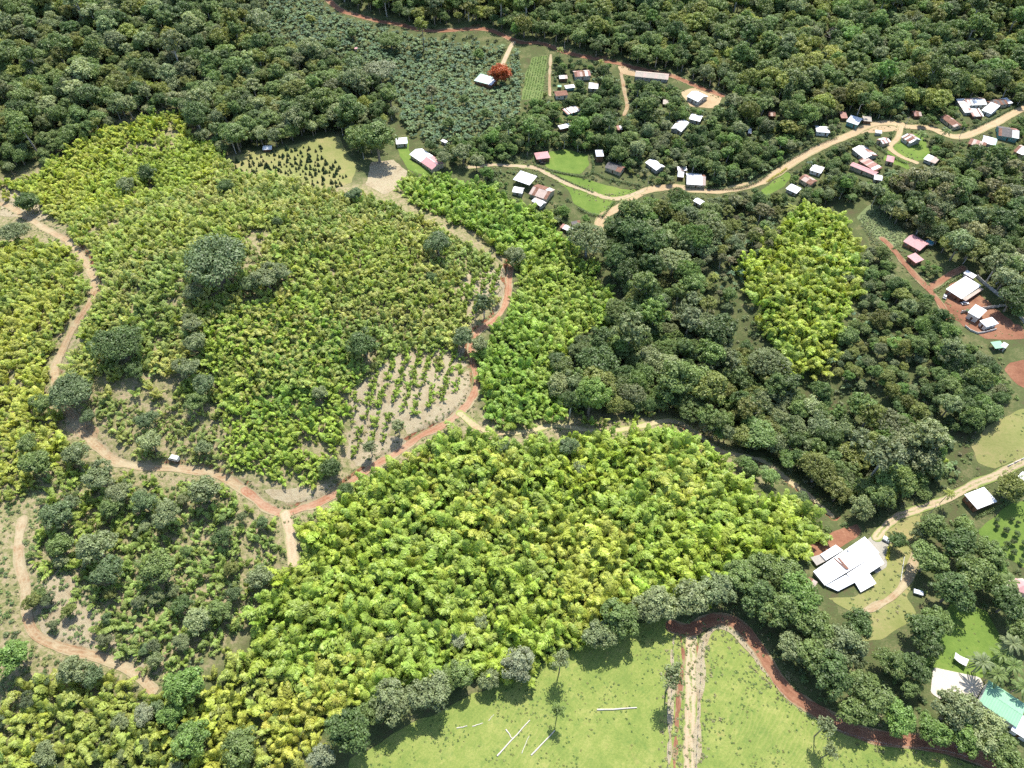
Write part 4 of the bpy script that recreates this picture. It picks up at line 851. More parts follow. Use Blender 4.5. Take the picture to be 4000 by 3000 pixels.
TREELIST = []   # (x, y, R, hf, kind, tintname, tint, zone)
def put(px, py, rpx, kind, tint, zone=None, hf=1.0, label=None):
    """a tree whose crown is seen at overview point (px, py) with radius rpx"""
    X, Y = px * K, py * K; R = 6.0
    zc = TREES[kind][0][2]
    for _ in range(3):
        p = at([X], [Y], zc * R * hf)[0]; R = rpx * K * depth_of(*p) / FPX
        if kind == 'column': R *= 1
    TREELIST.append((p[0], p[1], R, hf, kind, tint, jit(TINT[tint], .05), zone, label))
for a in ((60, 437, 25, 'dome', 'dark', 'round dark bushy tree beside the pale start of the dirt road'), (465, 560, 66, 'umbrella', 'blue', 'widest flat-topped grey-green tree on the bamboo hill'),
          (255, 742, 50, 'umbrella', 'dark', 'broad dark flat-topped tree right of the pale road stretch'), (152, 846, 45, 'umbrella', 'blue', 'flat-topped blue-green tree standing over the dirt road'),
          (785, 742, 35, 'lumpy', 'dark', 'rounded dark tree in the middle of the bamboo slope'), (945, 525, 30, 'lumpy', 'blue', 'solitary grey-green tree high on the bamboo hill'),
          (1270, 515, 42, 'cauli', 'grey', 'large pale grey-green crown at the foot of the garden lane'), (1455, 562, 33, 'cauli', 'pale', 'pale cauliflower-textured crown in the ravine wood'),
          (1440, 792, 36, 'cauli', 'pale', 'large pale crown low in the ravine wood'), (1290, 790, 50, 'dome', 'dark', 'large dark dome-crowned tree in the ravine wood'),
          (1081, 160, 26, 'dome', 'orange', 'orange-red flowering tree beside the green-roofed house'), (818, 152, 33, 'umbrella', 'silver', 'pale silvery spreading tree at the plantation edge'),
          (1701, 205, 24, 'column', 'dark', 'tall dark pointed conifer above the village road'), (1799, 72, 17, 'dead', 'deadgrey', 'bare grey leafless tree in the far forest'),
          (2186, 1056, 36, 'dome', 'olive', 'olive-brown round tree right of the brown-striped roof'), (2066, 1176, 44, 'round', 'dark', 'largest dark tree behind the black car'),
          (1455, 1462, 26, 'tall', 'grey', 'slender tall tree beside the pasture track'), (1212, 1425, 20, 'tall', 'grey', 'slim pale-trunked tree at the top of the pasture'),
          (1940, 1168, 22, 'round', 'dark', 'small dark tree by the gravel drive'), (770, 300, 30, 'dome', 'mid', 'round tree above the conifer nursery'), (812, 300, 42, 'round', 'mid', 'big tree left of the white-roofed cottage'),
          (1994, 262, 12, 'dome', 'dark', 'clipped round bush at the plaza edge'), (317, 375, 22, 'dome', 'dark', 'round dark tree in the yellow bamboo'), (487, 404, 19, 'dome', 'dark', 'small dark tree left of the nursery'),
          (1118, 1442, 38, 'round', 'silver', 'silvery grey tree at the top edge of the pasture'), (748, 1575, 52, 'round', 'dark', 'large dark tree at the low corner of the pasture'),
          (1205, 1535, 15, 'tall', 'mid', 'thin bare-trunked tree standing in the pasture'), (1785, 1570, 20, 'tall', 'grey', 'spindly tree at the right of the hill pasture'), (1795, 1622, 17, 'tall', 'grey', 'lower spindly tree at the right of the hill pasture')):
    put(*a[:5], label=a[5])
for a in ((575, 600, 32, 'lumpy', 'grey'), (545, 612, 25, 'lumpy', 'blue'), (608, 590, 22, 'lumpy', 'grey'), (1108, 550, 24, 'lumpy', 'grey'), (1045, 655, 24, 'open', 'blue'), (1000, 728, 26, 'lumpy', 'blue'), (1035, 745, 22, 'lumpy', 'grey'),
          (932, 600, 14, 'dome', 'dark'), (275, 400, 20, 'lumpy', 'grey'), (415, 700, 24, 'lumpy', 'grey'), (425, 740, 26, 'lumpy', 'grey'), (405, 795, 28, 'lumpy', 'grey'), (440, 830, 26, 'lumpy', 'blue'), (420, 870, 24, 'lumpy', 'mid'),
          (420, 630, 22, 'lumpy', 'grey'), (290, 800, 20, 'lumpy', 'dark'), (326, 955, 28, 'lumpy', 'pale'), (318, 908, 24, 'lumpy', 'blue'), (440, 968, 18, 'lumpy', 'grey'), (690, 850, 18, 'lumpy', 'grey'), (800, 965, 18, 'open', 'grey'), (860, 920, 18, 'open', 'grey'),
          (745, 1060, 22, 'dome', 'dark'), (715, 1010, 26, 'dome', 'dark'), (600, 480, 14, 'dome', 'dark'), (765, 420, 18, 'lumpy', 'blue'), (1225, 965, 24, 'round', 'blue'), (1085, 960, 16, 'lumpy', 'blue'), (1250, 1010, 16, 'lumpy', 'grey')): put(*a, 'on the bamboo hill')
for a in ((603, 32, 13, 'round', 'dark'), (715, 95, 18, 'round', 'mid'), (690, 110, 14, 'round', 'mid'), (843, 86, 25, 'umbrella', 'mid'), (673, 42, 11, 'round', 'yellow'), (910, 52, 15, 'tall', 'yellow'), (1035, 117, 13, 'round', 'fresh'), (960, 160, 11, 'open', 'pale'), (930, 197, 17, 'open', 'brown'), (1000, 215, 12, 'round', 'mid'), (1050, 245, 14, 'round', 'mid'), (970, 265, 14, 'round', 'mid'), (930, 235, 12, 'round', 'fresh'), (760, 70, 12, 'round', 'mid'), (1000, 330, 22, 'lumpy', 'grey'), (960, 340, 18, 'lumpy', 'grey'), (1030, 350, 18, 'lumpy', 'grey'), (1045, 320, 15, 'dome', 'dark')): put(*a, 'in the banana plantation')
for a in ((80, 1000, 40, 'round', 'mid'), (160, 985, 34, 'lumpy', 'grey'), (215, 1030, 40, 'lumpy', 'grey'), (255, 1062, 34, 'lumpy', 'grey'), (120, 1112, 45, 'round', 'blue'), (240, 1095, 30, 'round', 'mid'), (205, 1180, 48, 'round', 'grey'), (130, 1180, 34, 'lumpy', 'mid'),
          (230, 1235, 42, 'round', 'blue'), (335, 1225, 48, 'lumpy', 'mid'), (360, 1105, 40, 'round', 'grey'), (310, 1085, 34, 'round', 'blue'), (440, 1062, 42, 'lumpy', 'grey'), (395, 1305, 28, 'round', 'dark'), (390, 1385, 24, 'round', 'grey'), (312, 1542, 28, 'lumpy', 'silver'),
          (395, 1480, 54, 'round', 'fresh'), (372, 1545, 36, 'round', 'fresh'), (415, 1590, 48, 'round', 'fresh'), (520, 1610, 50, 'round', 'mid'), (480, 1160, 28, 'round', 'dark'), (560, 1250, 34, 'lumpy', 'grey'), (432, 1342, 36, 'lumpy', 'pale'), (70, 1300, 24, 'round', 'olive'),
          (160, 1445, 40, 'round', 'grey'), (200, 1460, 34, 'lumpy', 'blue'), (90, 1470, 20, 'lumpy', 'blue'), (30, 1420, 45, 'round', 'fresh'), (480, 1320, 30, 'round', 'mid'), (260, 1560, 22, 'lumpy', 'grey'), (30, 500, 34, 'umbrella', 'grey'), (95, 870, 30, 'lumpy', 'mid'), (60, 960, 30, 'round', 'mid'), (190, 900, 20, 'lumpy', 'blue')): put(a[0], a[1], a[2] * .84, a[3], a[4], 'on the rough slope below the dirt road')
for a in ((850, 1522, 46, 'round', 'grey'), (930, 1495, 46, 'lumpy', 'grey'), (985, 1460, 34, 'round', 'mid'), (800, 1540, 34, 'round', 'mid'), (1060, 1465, 26, 'round', 'grey'), (1290, 1372, 38, 'round', 'grey'), (1345, 1338, 44, 'round', 'mid'), (1400, 1320, 36, 'round', 'grey'), (1425, 1300, 40, 'round', 'pale'),
          (1490, 1290, 42, 'lumpy', 'grey'), (1550, 1275, 42, 'round', 'grey'), (1600, 1240, 40, 'round', 'mid'), (1650, 1225, 40, 'round', 'mid'), (1640, 1290, 42, 'round', 'dark'), (1700, 1250, 45, 'dome', 'mid'), (1725, 1290, 50, 'round', 'fresh'), (1690, 1320, 45, 'round', 'mid'),
          (990, 1385, 20, 'lumpy', 'silver'), (1040, 1345, 18, 'lumpy', 'grey'), (850, 1380, 16, 'lumpy', 'grey'), (690, 1635, 30, 'round', 'silver')): put(*a, 'along the top of the pasture')
for a in ((1760, 1350, 45, 'round', 'mid'), (1815, 1395, 46, 'lumpy', 'grey'), (1765, 1420, 45, 'round', 'mid'), (1715, 1405, 36, 'round', 'grey'), (1855, 1345, 36, 'round', 'dark'), (1800, 1465, 48, 'round', 'dark'), (1880, 1500, 44, 'lumpy', 'mid'), (1940, 1545, 40, 'round', 'fresh'), (1850, 1535, 40, 'round', 'mid'),
          (1975, 1440, 36, 'round', 'dark'), (1925, 1430, 32, 'lumpy', 'mid'), (1995, 1355, 38, 'round', 'dark'), (2020, 1335, 34, 'round', 'mid'), (2000, 1395, 32, 'round', 'dark'), (2060, 1535, 46, 'round', 'grey'), (2015, 1575, 36, 'round', 'fresh'), (2125, 1575, 44, 'lumpy', 'pale'), (2170, 1625, 45, 'round', 'mid'), (2090, 1600, 36, 'round', 'fresh'),
          (2010, 1210, 40, 'round', 'mid'), (2100, 1240, 46, 'round', 'mid'), (2060, 1275, 44, 'round', 'dark'), (2130, 1190, 34, 'round', 'mid'), (2020, 1140, 34, 'round', 'mid'), (1985, 1110 + 40, 20, 'lumpy', 'grey'), (2180, 1300, 40, 'round', 'dark'), (2205, 1370, 30, 'round', 'mid')): put(*a, 'in the lower grounds beside the red clay road')

ZONES = [  # polygon on the overview, canopy height, spacing, radius range, crown kinds, tints, words
    ('far', [(-60, -40), (560, -40), (545, 40), (600, 90), (700, 118), (770, 140), (850, 190), (860, 230), (800, 265), (840, 310), (760, 325), (700, 290), (620, 305), (500, 322), (420, 285), (390, 215), (270, 235), (150, 300), (-60, 390)], 10, 8.0, (4.2, 7.4), 'round lumpy open round dome', 'mid grey dark mid mid olive pale mid yellow', 'in the forest above the yellow bamboo'),
    ('far', [(700, -40), (2280, -40), (2280, 215), (2080, 205), (1990, 236), (1880, 236), (1800, 262), (1700, 290), (1600, 262), (1570, 205), (1500, 172), (1400, 138), (1290, 112), (1200, 88), (1120, 72), (1000, 52), (900, 48), (800, 28)], 10, 8.0, (4.2, 7.6), 'round open lumpy round dome', 'mid yellow mid dark fresh olive mid grey mid', 'in the forest behind the hamlet'),
    ('ravine wood', [(1300, 490), (1400, 432), (1500, 424), (1540, 500), (1490, 600), (1560, 690), (1640, 740), (1700, 830), (1790, 840), (1850, 880), (1960, 880), (2060, 1000), (2000, 1060), (1900, 1090), (1840, 1110), (1760, 1060), (1650, 985), (1500, 900), (1380, 885), (1250, 890), (1195, 850), (1200, 760), (1330, 690), (1345, 600)], 10, 7.6, (4.6, 8.0), 'round round lumpy dome cauli open', 'mid dark mid grey fresh olive dark grey mid', 'in the wooded ravine'),
    ('slope wood', [(1880, 410), (2000, 380), (2280, 340), (2280, 660), (2200, 680), (2110, 590), (2060, 530), (1990, 500), (1940, 460), (1900, 440)], 9, 7.6, (4.0, 7.0), 'round lumpy dome open', 'mid olive grey dark mid brown', 'on the wooded slope above the walled plot'),
    ('orchard', [(1790, 800), (1840, 690), (1880, 600), (1930, 590), (2000, 650), (2050, 730), (2100, 820), (2120, 900), (2080, 990), (2000, 900), (1890, 860)], 5, 6.6, (2.4, 4.6), 'round lumpy dome', 'mid fresh grey mid dark olive', 'in the scattered orchard below the clay lane'),
    ('village', [(1190, 215), (1300, 150), (1460, 190), (1540, 240), (1620, 270), (1720, 300), (1800, 300), (1700, 350), (1560, 390), (1420, 372), (1340, 345), (1290, 320), (1150, 318), (1060, 335), (960, 345), (905, 325), (1000, 300), (1120, 280)], 7, 7.4, (3.0, 5.6), 'round lumpy open dome', 'mid fresh dark grey mid mid', 'between the village houses'),
    ('village', [(1560, 430), (1640, 425), (1720, 385), (1830, 320), (1900, 300), (1920, 330), (1960, 370), (2100, 330), (2280, 300), (2280, 350), (2000, 390), (1880, 420), (1760, 430), (1620, 450)], 7, 7.2, (3.0, 5.6), 'round lumpy open dome', 'mid fresh dark grey mid olive', 'below the village road'),
    ('gully edge', [(1505, 440), (1700, 440), (1660, 520), (1600, 560), (1580, 640), (1560, 680), (1510, 600), (1545, 500)], 5, 7.5, (2.6, 4.6), 'round lumpy open', 'grey brown mid blue olive', 'on the scrubby slope beside the right bamboo stand'),
    ('hedge wood', [(1830, 600), (1880, 540), (1940, 570), (1960, 640), (2060, 740), (2110, 830), (2150, 880), (2110, 880), (2050, 780), (1960, 680), (1900, 620)], 6, 6.4, (3.0, 5.0), 'round lumpy dome', 'mid dark mid grey fresh', 'along the clay lane'),
    ('lower grounds', [(1640, 1200), (1740, 1200), (1760, 1290), (1850, 1400), (1960, 1480), (2010, 1560), (2120, 1580), (2200, 1640), (2080, 1590), (1900, 1570), (1770, 1510), (1690, 1460), (1620, 1350), (1560, 1310), (1480, 1300), (1540, 1250)], 10, 8.5, (5.0, 7.5), 'round lumpy round', 'mid dark grey fresh mid', 'in the lower grounds beside the red clay road'),
    ('lower grounds', [(1990, 1110), (2110, 1140), (2170, 1220), (2212, 1250), (2180, 1300), (2100, 1290), (2040, 1290), (2000, 1310), (1990, 1240), (2000, 1170)], 9, 8.0, (4.0, 6.5), 'round lumpy round', 'mid dark fresh mid', 'between the black car and the villa'),
    ('village', [(1180, 130), (1300, 140), (1460, 180), (1560, 225), (1720, 290), (1860, 240), (2000, 230), (2100, 230), (2280, 215), (2280, 340), (1990, 390), (1880, 420), (1760, 435), (1560, 440), (1420, 400), (1340, 350), (1290, 320), (1150, 318), (1060, 350), (960, 355), (880, 330), (1000, 300), (1120, 270)], 3, 4.6, (1.6, 3.0), 'round lumpy dome', 'mid fresh dark grey mid mid olive', 'in the village gardens'),
    ('barn side', [(1050, 368), (1105, 385), (1098, 405), (1140, 455), (1200, 480), (1225, 440), (1240, 470), (1290, 478), (1250, 505), (1180, 470), (1060, 405)], 4, 5.0, (1.8, 3.6), 'round lumpy dome', 'mid fresh dark grey', 'around the white barn'),
    ('right edge', [(2050, 700), (2120, 760), (2160, 760), (2170, 800), (2200, 860), (2150, 900), (2110, 960), (2080, 900), (2060, 800)], 6, 6.0, (2.6, 5.0), 'round lumpy dome', 'mid fresh dark mid grey', 'below the walled plot'),
    ('right edge', [(1925, 580), (1960, 590), (2040, 690), (2090, 780), (2060, 790), (1990, 680)], 6, 6.0, (2.6, 4.5), 'round lumpy dome', 'mid dark mid grey', 'along the clay lane'),
    ('pool bank', [(1960, 530), (2010, 560), (2030, 590), (2000, 600), (1985, 560)], 3, 4.5, (1.4, 2.6), 'round lumpy', 'mid olive fresh', 'around the pool house'),
    ('track wood', [(1560, 930), (1660, 970), (1780, 1070), (1850, 1105), (1830, 1140), (1760, 1100), (1690, 1040), (1600, 1000)], 7, 6.6, (3.4, 5.6), 'round lumpy dome', 'mid grey fresh mid', 'along the grassy contour track'),
    ('bank', [(1745, 1150), (1830, 1120), (1850, 1135), (1760, 1185)], 2, 3.6, (1.2, 2.2), 'round lumpy', 'mid olive grey', 'on the bank above the cross-shaped house'),
    ('rough', [(-40, 1110), (180, 1010), (450, 1050), (600, 1130), (615, 1210), (560, 1280), (480, 1350), (330, 1440), (90, 1370), (70, 1200)], 5, 12.5, (1.8, 3.6), 'round lumpy lumpy', 'grey blue mid grey olive', 'on the rough slope below the dirt road'),
    ('rough', [(-40, 1400), (200, 1430), (360, 1500), (560, 1560), (560, 1720), (-40, 1720)], 5, 14.0, (2.2, 4.0), 'round lumpy', 'grey blue mid fresh', 'on the rough slope below the dirt road'),
]
done = np.array([(t[0], t[1], t[2]) for t in TREELIST])
for zi, (zone, poly, h, sp, (r0, r1), kinds, tints, words_) in enumerate(ZONES):
    p = fill(ov(poly), h, sp); R = rng.uniform(r0, r1, len(p)) * rng.choice([.62, .8, 1, 1, 1, 1.2, 1.45], len(p))
    kd = rng.choice(kinds.split(), len(p)); bad = blocked(p, R * .8, R * 1.5)
    for i in np.where(~bad)[0]:
        if (np.hypot(done[:, 0] - p[i, 0], done[:, 1] - p[i, 1]) < (done[:, 2] + R[i]) * .62).any(): continue
        tn = str(rng.choice(tints.split()))
        # neighbouring trees of one stand lean towards one colour
        if vnoise(p[i, 0], p[i, 1], 60, 8) > .62 and rng.random() < .5: tn = tints.split()[int(vnoise(p[i, 0], p[i, 1], 90, 9) * 4) % len(tints.split())]
        TREELIST.append((p[i, 0], p[i, 1], R[i], rng.uniform(.85, 1.3), str(kd[i]), tn, jit(TINT[tn]), words_, None))

# ---- things and masses
STUFF = {}
def as_stuff(key, x, y, z, rz, sx, sz, idx_, tint): STUFF.setdefault(key, []).append((x, y, z, rz, sx, sz, idx_, *tint))
def thing(name, label, cat, group, loc, rz, scale, parts, tint):
    o = bpy.data.objects.new(name, None); ROOT.objects.link(o); o.location = loc; o.rotation_euler = (0, 0, rz); o.scale = scale; o.empty_display_size = .5
    tag(o, label, cat, group)
    for pn, me in parts:
        c = add(pn, me, o); c['tint'] = tint
    return o
LAND += [('the pasture track', np.array(ROADS['pasture_track']['c'][40])), ('the red clay bend above the pasture', np.array(ROADS['red_clay_road']['c'][len(ROADS['red_clay_road']['c']) // 6])),
         ('the hairpin of the dirt road', ground_xy(ov([(615, 1108)]))[0]), ('the parked white truck', ground_xy(ov([(376, 995)]))[0]), ('the white sail', ground_xy(ov([(2076, 1425)]))[0])]
PLACES = [(n, ground_xy(ov([(x, y)]))[0]) for n, x, y in (
    ('the hairpin bend', 615, 1108), ('the parked white van', 376, 1000), ('the spur track end', 630, 1200), ('the contour track start', 1000, 905), ('the contour track middle', 1280, 928), ('the red end of the contour track', 1680, 1010),
    ('the pasture track top', 1492, 1390), ('the red clay bend', 1560, 1340), ('the cross-shaped house', 1835, 1225), ('the black car', 1985, 1195), ('the white sail', 2076, 1425), ('the concrete patio', 2060, 1490), ('the green villa', 2165, 1530),
    ('the brown-striped roof', 2115, 1080), ('the gravel drive', 1900, 1190), ('the olive round tree', 2186, 1070), ('the dry paddock', 2160, 960), ('the clay plot', 2195, 810), ('the green carport', 2155, 745), ('the modern white house', 2120, 690), ('the pool house', 1975, 525),
    ('the weedy field', 1905, 490), ('the right bamboo stand', 1740, 640), ('the pale cauliflower crown', 1455, 575), ('the large dark dome tree', 1290, 815), ('the low pale crown', 1440, 810), ('the big grey-green crown', 1270, 540), ('the lane end shacks', 1225, 490),
    ('the white barn', 1130, 390), ('the garden lawn', 1225, 350), ('the road bend shacks', 1475, 395), ('the roadside lawn', 1675, 400), ('the dirt plaza', 1905, 270), ('the tin compound', 2110, 225), ('the village green', 1960, 325), ('the tall dark conifer', 1700, 240),
    ('the blue-white new house', 1505, 212), ('the tan hamlet block', 1405, 160), ('the tall bright palm', 1210, 140), ('the orange tree', 1081, 185), ('the half-red long house', 920, 345), ('the conifer nursery', 640, 350), ('the nursery hut', 577, 322),
    ('the round roadside bush', 60, 455), ('the widest flat-topped tree', 465, 590), ('the low end of the winding road', 190, 930), ('the lower track bend', 65, 1350), ('the lower track end', 330, 1480), ('the solitary hill tree', 945, 550), ('the mid-slope dark tree', 785, 770),
    ('the low pasture corner', 790, 1630), ('the silvery pasture tree', 1118, 1470), ('the fallen logs', 1110, 1590), ('the lower left corner', 60, 1650), ('the grove centre', 1150, 1180), ('the grove right end', 1640, 1130), ('the grove lower edge', 1000, 1430), ('the rough slope centre', 320, 1200))]
PXY = np.array([w for _, w in PLACES])
ONES = 'first second third fourth fifth sixth seventh eighth ninth tenth eleventh twelfth thirteenth fourteenth fifteenth sixteenth seventeenth eighteenth nineteenth'.split()
def ordinal(k):
    if k == 100: return 'hundredth'
    if k > 100: return 'hundred-and-' + ordinal(k - 100)
    if k < 20: return ONES[k - 1]
    t, o = divmod(k, 10); return ('', '', 'twentieth', 'thirtieth', 'fortieth', 'fiftieth', 'sixtieth', 'seventieth', 'eightieth', 'ninetieth')[t] if o == 0 else ('', '', 'twenty', 'thirty', 'forty', 'fifty', 'sixty', 'seventy', 'eighty', 'ninety')[t] + '-' + ONES[o - 1]
def rank_labels(xy, prefix):
    """label of every plant: what it looks like and how near it stands to the closest named place"""
    xy = np.asarray(xy, float); d = np.hypot(xy[:, None, 0] - PXY[None, :, 0], xy[:, None, 1] - PXY[None, :, 1]); n = d.argmin(1); out = [None] * len(xy)
    for j in range(len(PLACES)):
        m = np.where(n == j)[0]
        for r, i in enumerate(m[np.argsort(d[m, j])]): out[i] = f"{prefix[i]}, {'nearest' if r == 0 else ordinal(r + 1) + ' nearest'} to {PLACES[j][0]}"
    return out
vis = []
for k, t in enumerate(TREELIST):
    zb = zg(t[0], t[1]); zz = float(zb) + TREES[t[4]][0][2] * t[2]; q = project(np.array([[t[0], t[1], zz]]))[0]
    inside = -100 < q[0] < 4100 and -100 < q[1] < 3120
    vis.append((t[2] / q[2] if inside else 0) + (1 if t[8] else 0))
order = np.argsort(-np.array(vis)); keep = set(order[:300].tolist())
kinds_order = list(TREES); FORM = dict(round='round-crowned', lumpy='lumpy-crowned', umbrella='flat-topped', open='thin-crowned', column='pointed', cauli='cauliflower-crowned', dome='dense round', dead='bare', tall='tall spindly')
tk = [k for k in sorted(keep) if not TREELIST[k][8]]
TLAB = dict(zip(tk, rank_labels([TREELIST[k][:2] for k in tk], [f"{'large' if TREELIST[k][2] > 6.5 else 'mid-sized' if TREELIST[k][2] > 4.3 else 'small'} {WORD[TREELIST[k][5]]} {FORM[TREELIST[k][4]]} tree" for k in tk])))
proto_index = {}
PROTO_TREES = []
for kd in kinds_order:
    for v, tr in enumerate(TREES[kd]): proto_index[(kd, v)] = len(PROTO_TREES); PROTO_TREES.append(tr[:2])
for k, (x, y, R, hf, kd, tn, tint, zone, lab) in enumerate(TREELIST):
    v = int(rng.integers(len(TREES[kd]))); z = float(zg(x, y)); rz = float(rng.uniform(0, 6.28))
    if k in keep:
        label = lab or TLAB[k]
        cr, tr = TREES[kd][v][:2]
        nm = {'column': 'conifer_tree', 'dead': 'bare_tree'}.get(kd, 'broadleaf_tree')
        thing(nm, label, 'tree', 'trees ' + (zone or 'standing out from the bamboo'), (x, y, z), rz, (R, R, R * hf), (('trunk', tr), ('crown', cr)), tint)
    else: as_stuff('forest', x, y, z, rz, R, R * hf, proto_index[(kd, v)], tint)

# ---- bamboo
BZ = [  # polygon, culm height, spacing, share kept, tints
    ('hill', [(-40, 400), (60, 376), (200, 285), (270, 258), (380, 240), (420, 285), (470, 310), (490, 352), (400, 420), (250, 450), (110, 455), (-40, 420)], 6.2, 3.0, 1.0, ((.45, .48, .085), (.42, .47, .075), (.36, .43, .07))),
    ('hill', [(100, 452), (250, 440), (400, 410), (490, 352), (580, 375), (700, 405), (860, 440), (930, 480), (1060, 550), (1085, 600), (1060, 650), (1000, 700), (1000, 770), (900, 800), (800, 820), (700, 830), (560, 860), (420, 870), (330, 850), (230, 850), (140, 820), (170, 720), (215, 640), (222, 590), (175, 515), (120, 470)], 6.0, 3.1, .93, ((.37, .41, .085), (.32, .39, .075), (.39, .41, .11), (.29, .36, .085))),
    ('hill', [(420, 640), (560, 640), (700, 640), (800, 800), (740, 900), (740, 1000), (700, 1045), (600, 1050), (520, 1010), (480, 900), (440, 760)], 5.6, 3.2, .97, ((.31, .41, .06), (.34, .43, .065), (.26, .37, .06))),
    ('hill', [(170, 850), (420, 860), (480, 900), (540, 1030), (440, 1000), (330, 990), (220, 940)], 4.2, 3.2, .85, ((.33, .38, .10), (.28, .34, .09))),
    ('upper stand', [(850, 385), (960, 372), (1080, 410), (1180, 450), (1215, 510), (1300, 570), (1330, 640), (1330, 680), (1240, 730), (1210, 790), (1210, 880), (1240, 910), (1060, 915), (1035, 860), (1035, 770), (1105, 660), (1112, 570), (1010, 490), (900, 440)], 7.4, 3.5, .97, ((.25, .37, .055), (.30, .41, .065), (.34, .42, .075))),
    ('left stand', [(-40, 520), (60, 510), (160, 540), (188, 600), (150, 690), (108, 780), (95, 850), (130, 900), (170, 950), (160, 1000), (60, 1050), (-40, 1090)], 6.6, 3.7, .95, ((.37, .42, .07), (.32, .38, .075), (.40, .43, .075))),
    ('big grove', [(640, 1140), (750, 1065), (860, 990), (970, 930), (1060, 950), (1260, 935), (1400, 925), (1500, 950), (1560, 990), (1650, 1060), (1770, 1105), (1790, 1150), (1730, 1190), (1640, 1200), (1560, 1260), (1450, 1310), (1300, 1355), (1180, 1420), (1080, 1460), (950, 1450), (830, 1510), (740, 1530), (640, 1500), (540, 1420), (550, 1290), (610, 1220)], 10.0, 4.3, 1.0, ((.37, .44, .055), (.34, .42, .055), (.30, .39, .06), (.40, .44, .075))),
    ('lower fringe', [(-40, 1500), (150, 1470), (330, 1490), (480, 1420), (560, 1400), (640, 1490), (740, 1530), (700, 1600), (600, 1720), (-40, 1720)], 7.4, 4.0, .92, ((.38, .42, .065), (.33, .38, .075), (.41, .43, .07))),
    ('rough', [(90, 1010), (450, 1040), (600, 1130), (620, 1220), (560, 1300), (480, 1400), (330, 1450), (100, 1370), (80, 1200)], 5.2, 3.9, .85, ((.32, .40, .075), (.28, .36, .085))),
    ('track fringe', [(1180, 880), (1300, 895), (1420, 885), (1480, 900), (1470, 925), (1330, 950), (1200, 935)], 5.0, 3.8, .6, ((.32, .41, .07), (.36, .42, .09))),
    ('right stand', [(1752, 440), (1820, 470), (1865, 540), (1870, 600), (1830, 680), (1770, 820), (1710, 800), (1650, 700), (1610, 620), (1605, 570), (1660, 530), (1700, 470)], 9.5, 3.9, 1.0, ((.31, .40, .055), (.37, .43, .065), (.28, .38, .06))),
    ('ravine clump', [(1940, 930), (1985, 905), (2040, 930), (2050, 975), (2010, 1010), (1970, 990)], 9.0, 5.0, .6, ((.36, .44, .06),)),
]
BL = []
txy_all = np.array([(t[0], t[1], t[2]) for t in TREELIST])
for zone, poly, H, sp, kp, tints in BZ:
    p = fill(ov(poly), H * .6, sp, .46, kp); h = H * rng.choice([.6, .8, 1, 1, 1.15, 1.4], len(p)) * rng.uniform(.85, 1.15, len(p)); bad = blocked(p, h * .12, h * .40); thin = look(THIN, p[:, 0], p[:, 1])
    for i in np.where(~bad)[0]:
        near = np.hypot(txy_all[:, 0] - p[i, 0], txy_all[:, 1] - p[i, 1]) < txy_all[:, 2] * .5
        if near.any(): continue
        # thinner where the soil is poor
        g = vnoise(p[i, 0], p[i, 1], 26, 12)
        if zone in ('hill', 'rough') and g < .2 and rng.random() < .7: continue
        if thin[i] and rng.random() < .82: continue
        w = .75 * vnoise(p[i, 0], p[i, 1], 38, 13) + .25 * rng.random(); base = np.array(tints[min(len(tints) - 1, int(w * 1.15 * len(tints)))])
        BL.append((p[i, 0], p[i, 1], h[i], zone, jit(base * np.array([1.22, 1.22, 1.2]) + np.array([0, 0, .02]), .12)))
for poly, a_, b_ in (([(745, 1000), (760, 880), (800, 790), (850, 740), (1000, 735), (1008, 790), (990, 845), (930, 880), (870, 915), (830, 950)], (775, 980), (832, 775)), ([(985, 640), (1010, 585), (1085, 575), (1088, 610), (1060, 655), (1010, 690)], (1020, 680), (1050, 590))):
    w = ground_xy(ov(poly), 1.5); e = ground_xy(ov([a_, b_])); dr_ = (e[1] - e[0]) / np.hypot(*(e[1] - e[0])); sd_ = np.array([-dr_[1], dr_[0]]); c_ = w.mean(0)       # clumps planted in rows on thin soil
    gr = np.array([(i * 6.0, j * 2.3) for i in range(-14, 15) for j in range(-40, 41)], float) + rng.normal(0, .45, (29 * 81, 2)); q_ = c_ + gr[:, :1] * sd_ + gr[:, 1:] * dr_
    q_ = q_[(poly_sdf(q_[:, 0], q_[:, 1], w) > 0) & (rng.random(len(q_)) < .84)]; q_ = q_[~blocked(q_, np.full(len(q_), .3), np.full(len(q_), 1.0))]
    for v_ in q_: BL.append((v_[0], v_[1], float(rng.uniform(3.0, 5.6)), 'hill', jit(np.array((.35, .46, .085)), .12)))
bpos = np.array([(b[0], b[1]) for b in BL]); bz = zg(bpos[:, 0], bpos[:, 1]); q = project(np.c_[bpos, bz + 4]); size = np.array([b[2] for b in BL]) / q[:, 2]
size[(q[:, 0] < 0) | (q[:, 0] > 4000) | (q[:, 1] < 0) | (q[:, 1] > 3000)] = 0
bkeep = set(np.argsort(-size)[:300].tolist())
bk = sorted(bkeep); BLAB = dict(zip(bk, rank_labels([BL[k][:2] for k in bk], [('tall ' if BL[k][2] > 9.5 else 'low ' if BL[k][2] < 6.5 else '') + ('yellow' if BL[k][4][0] > BL[k][4][1] * .9 else 'yellow-green' if BL[k][4][0] > BL[k][4][1] * .78 else 'green') + ' bamboo clump' for k in bk])))
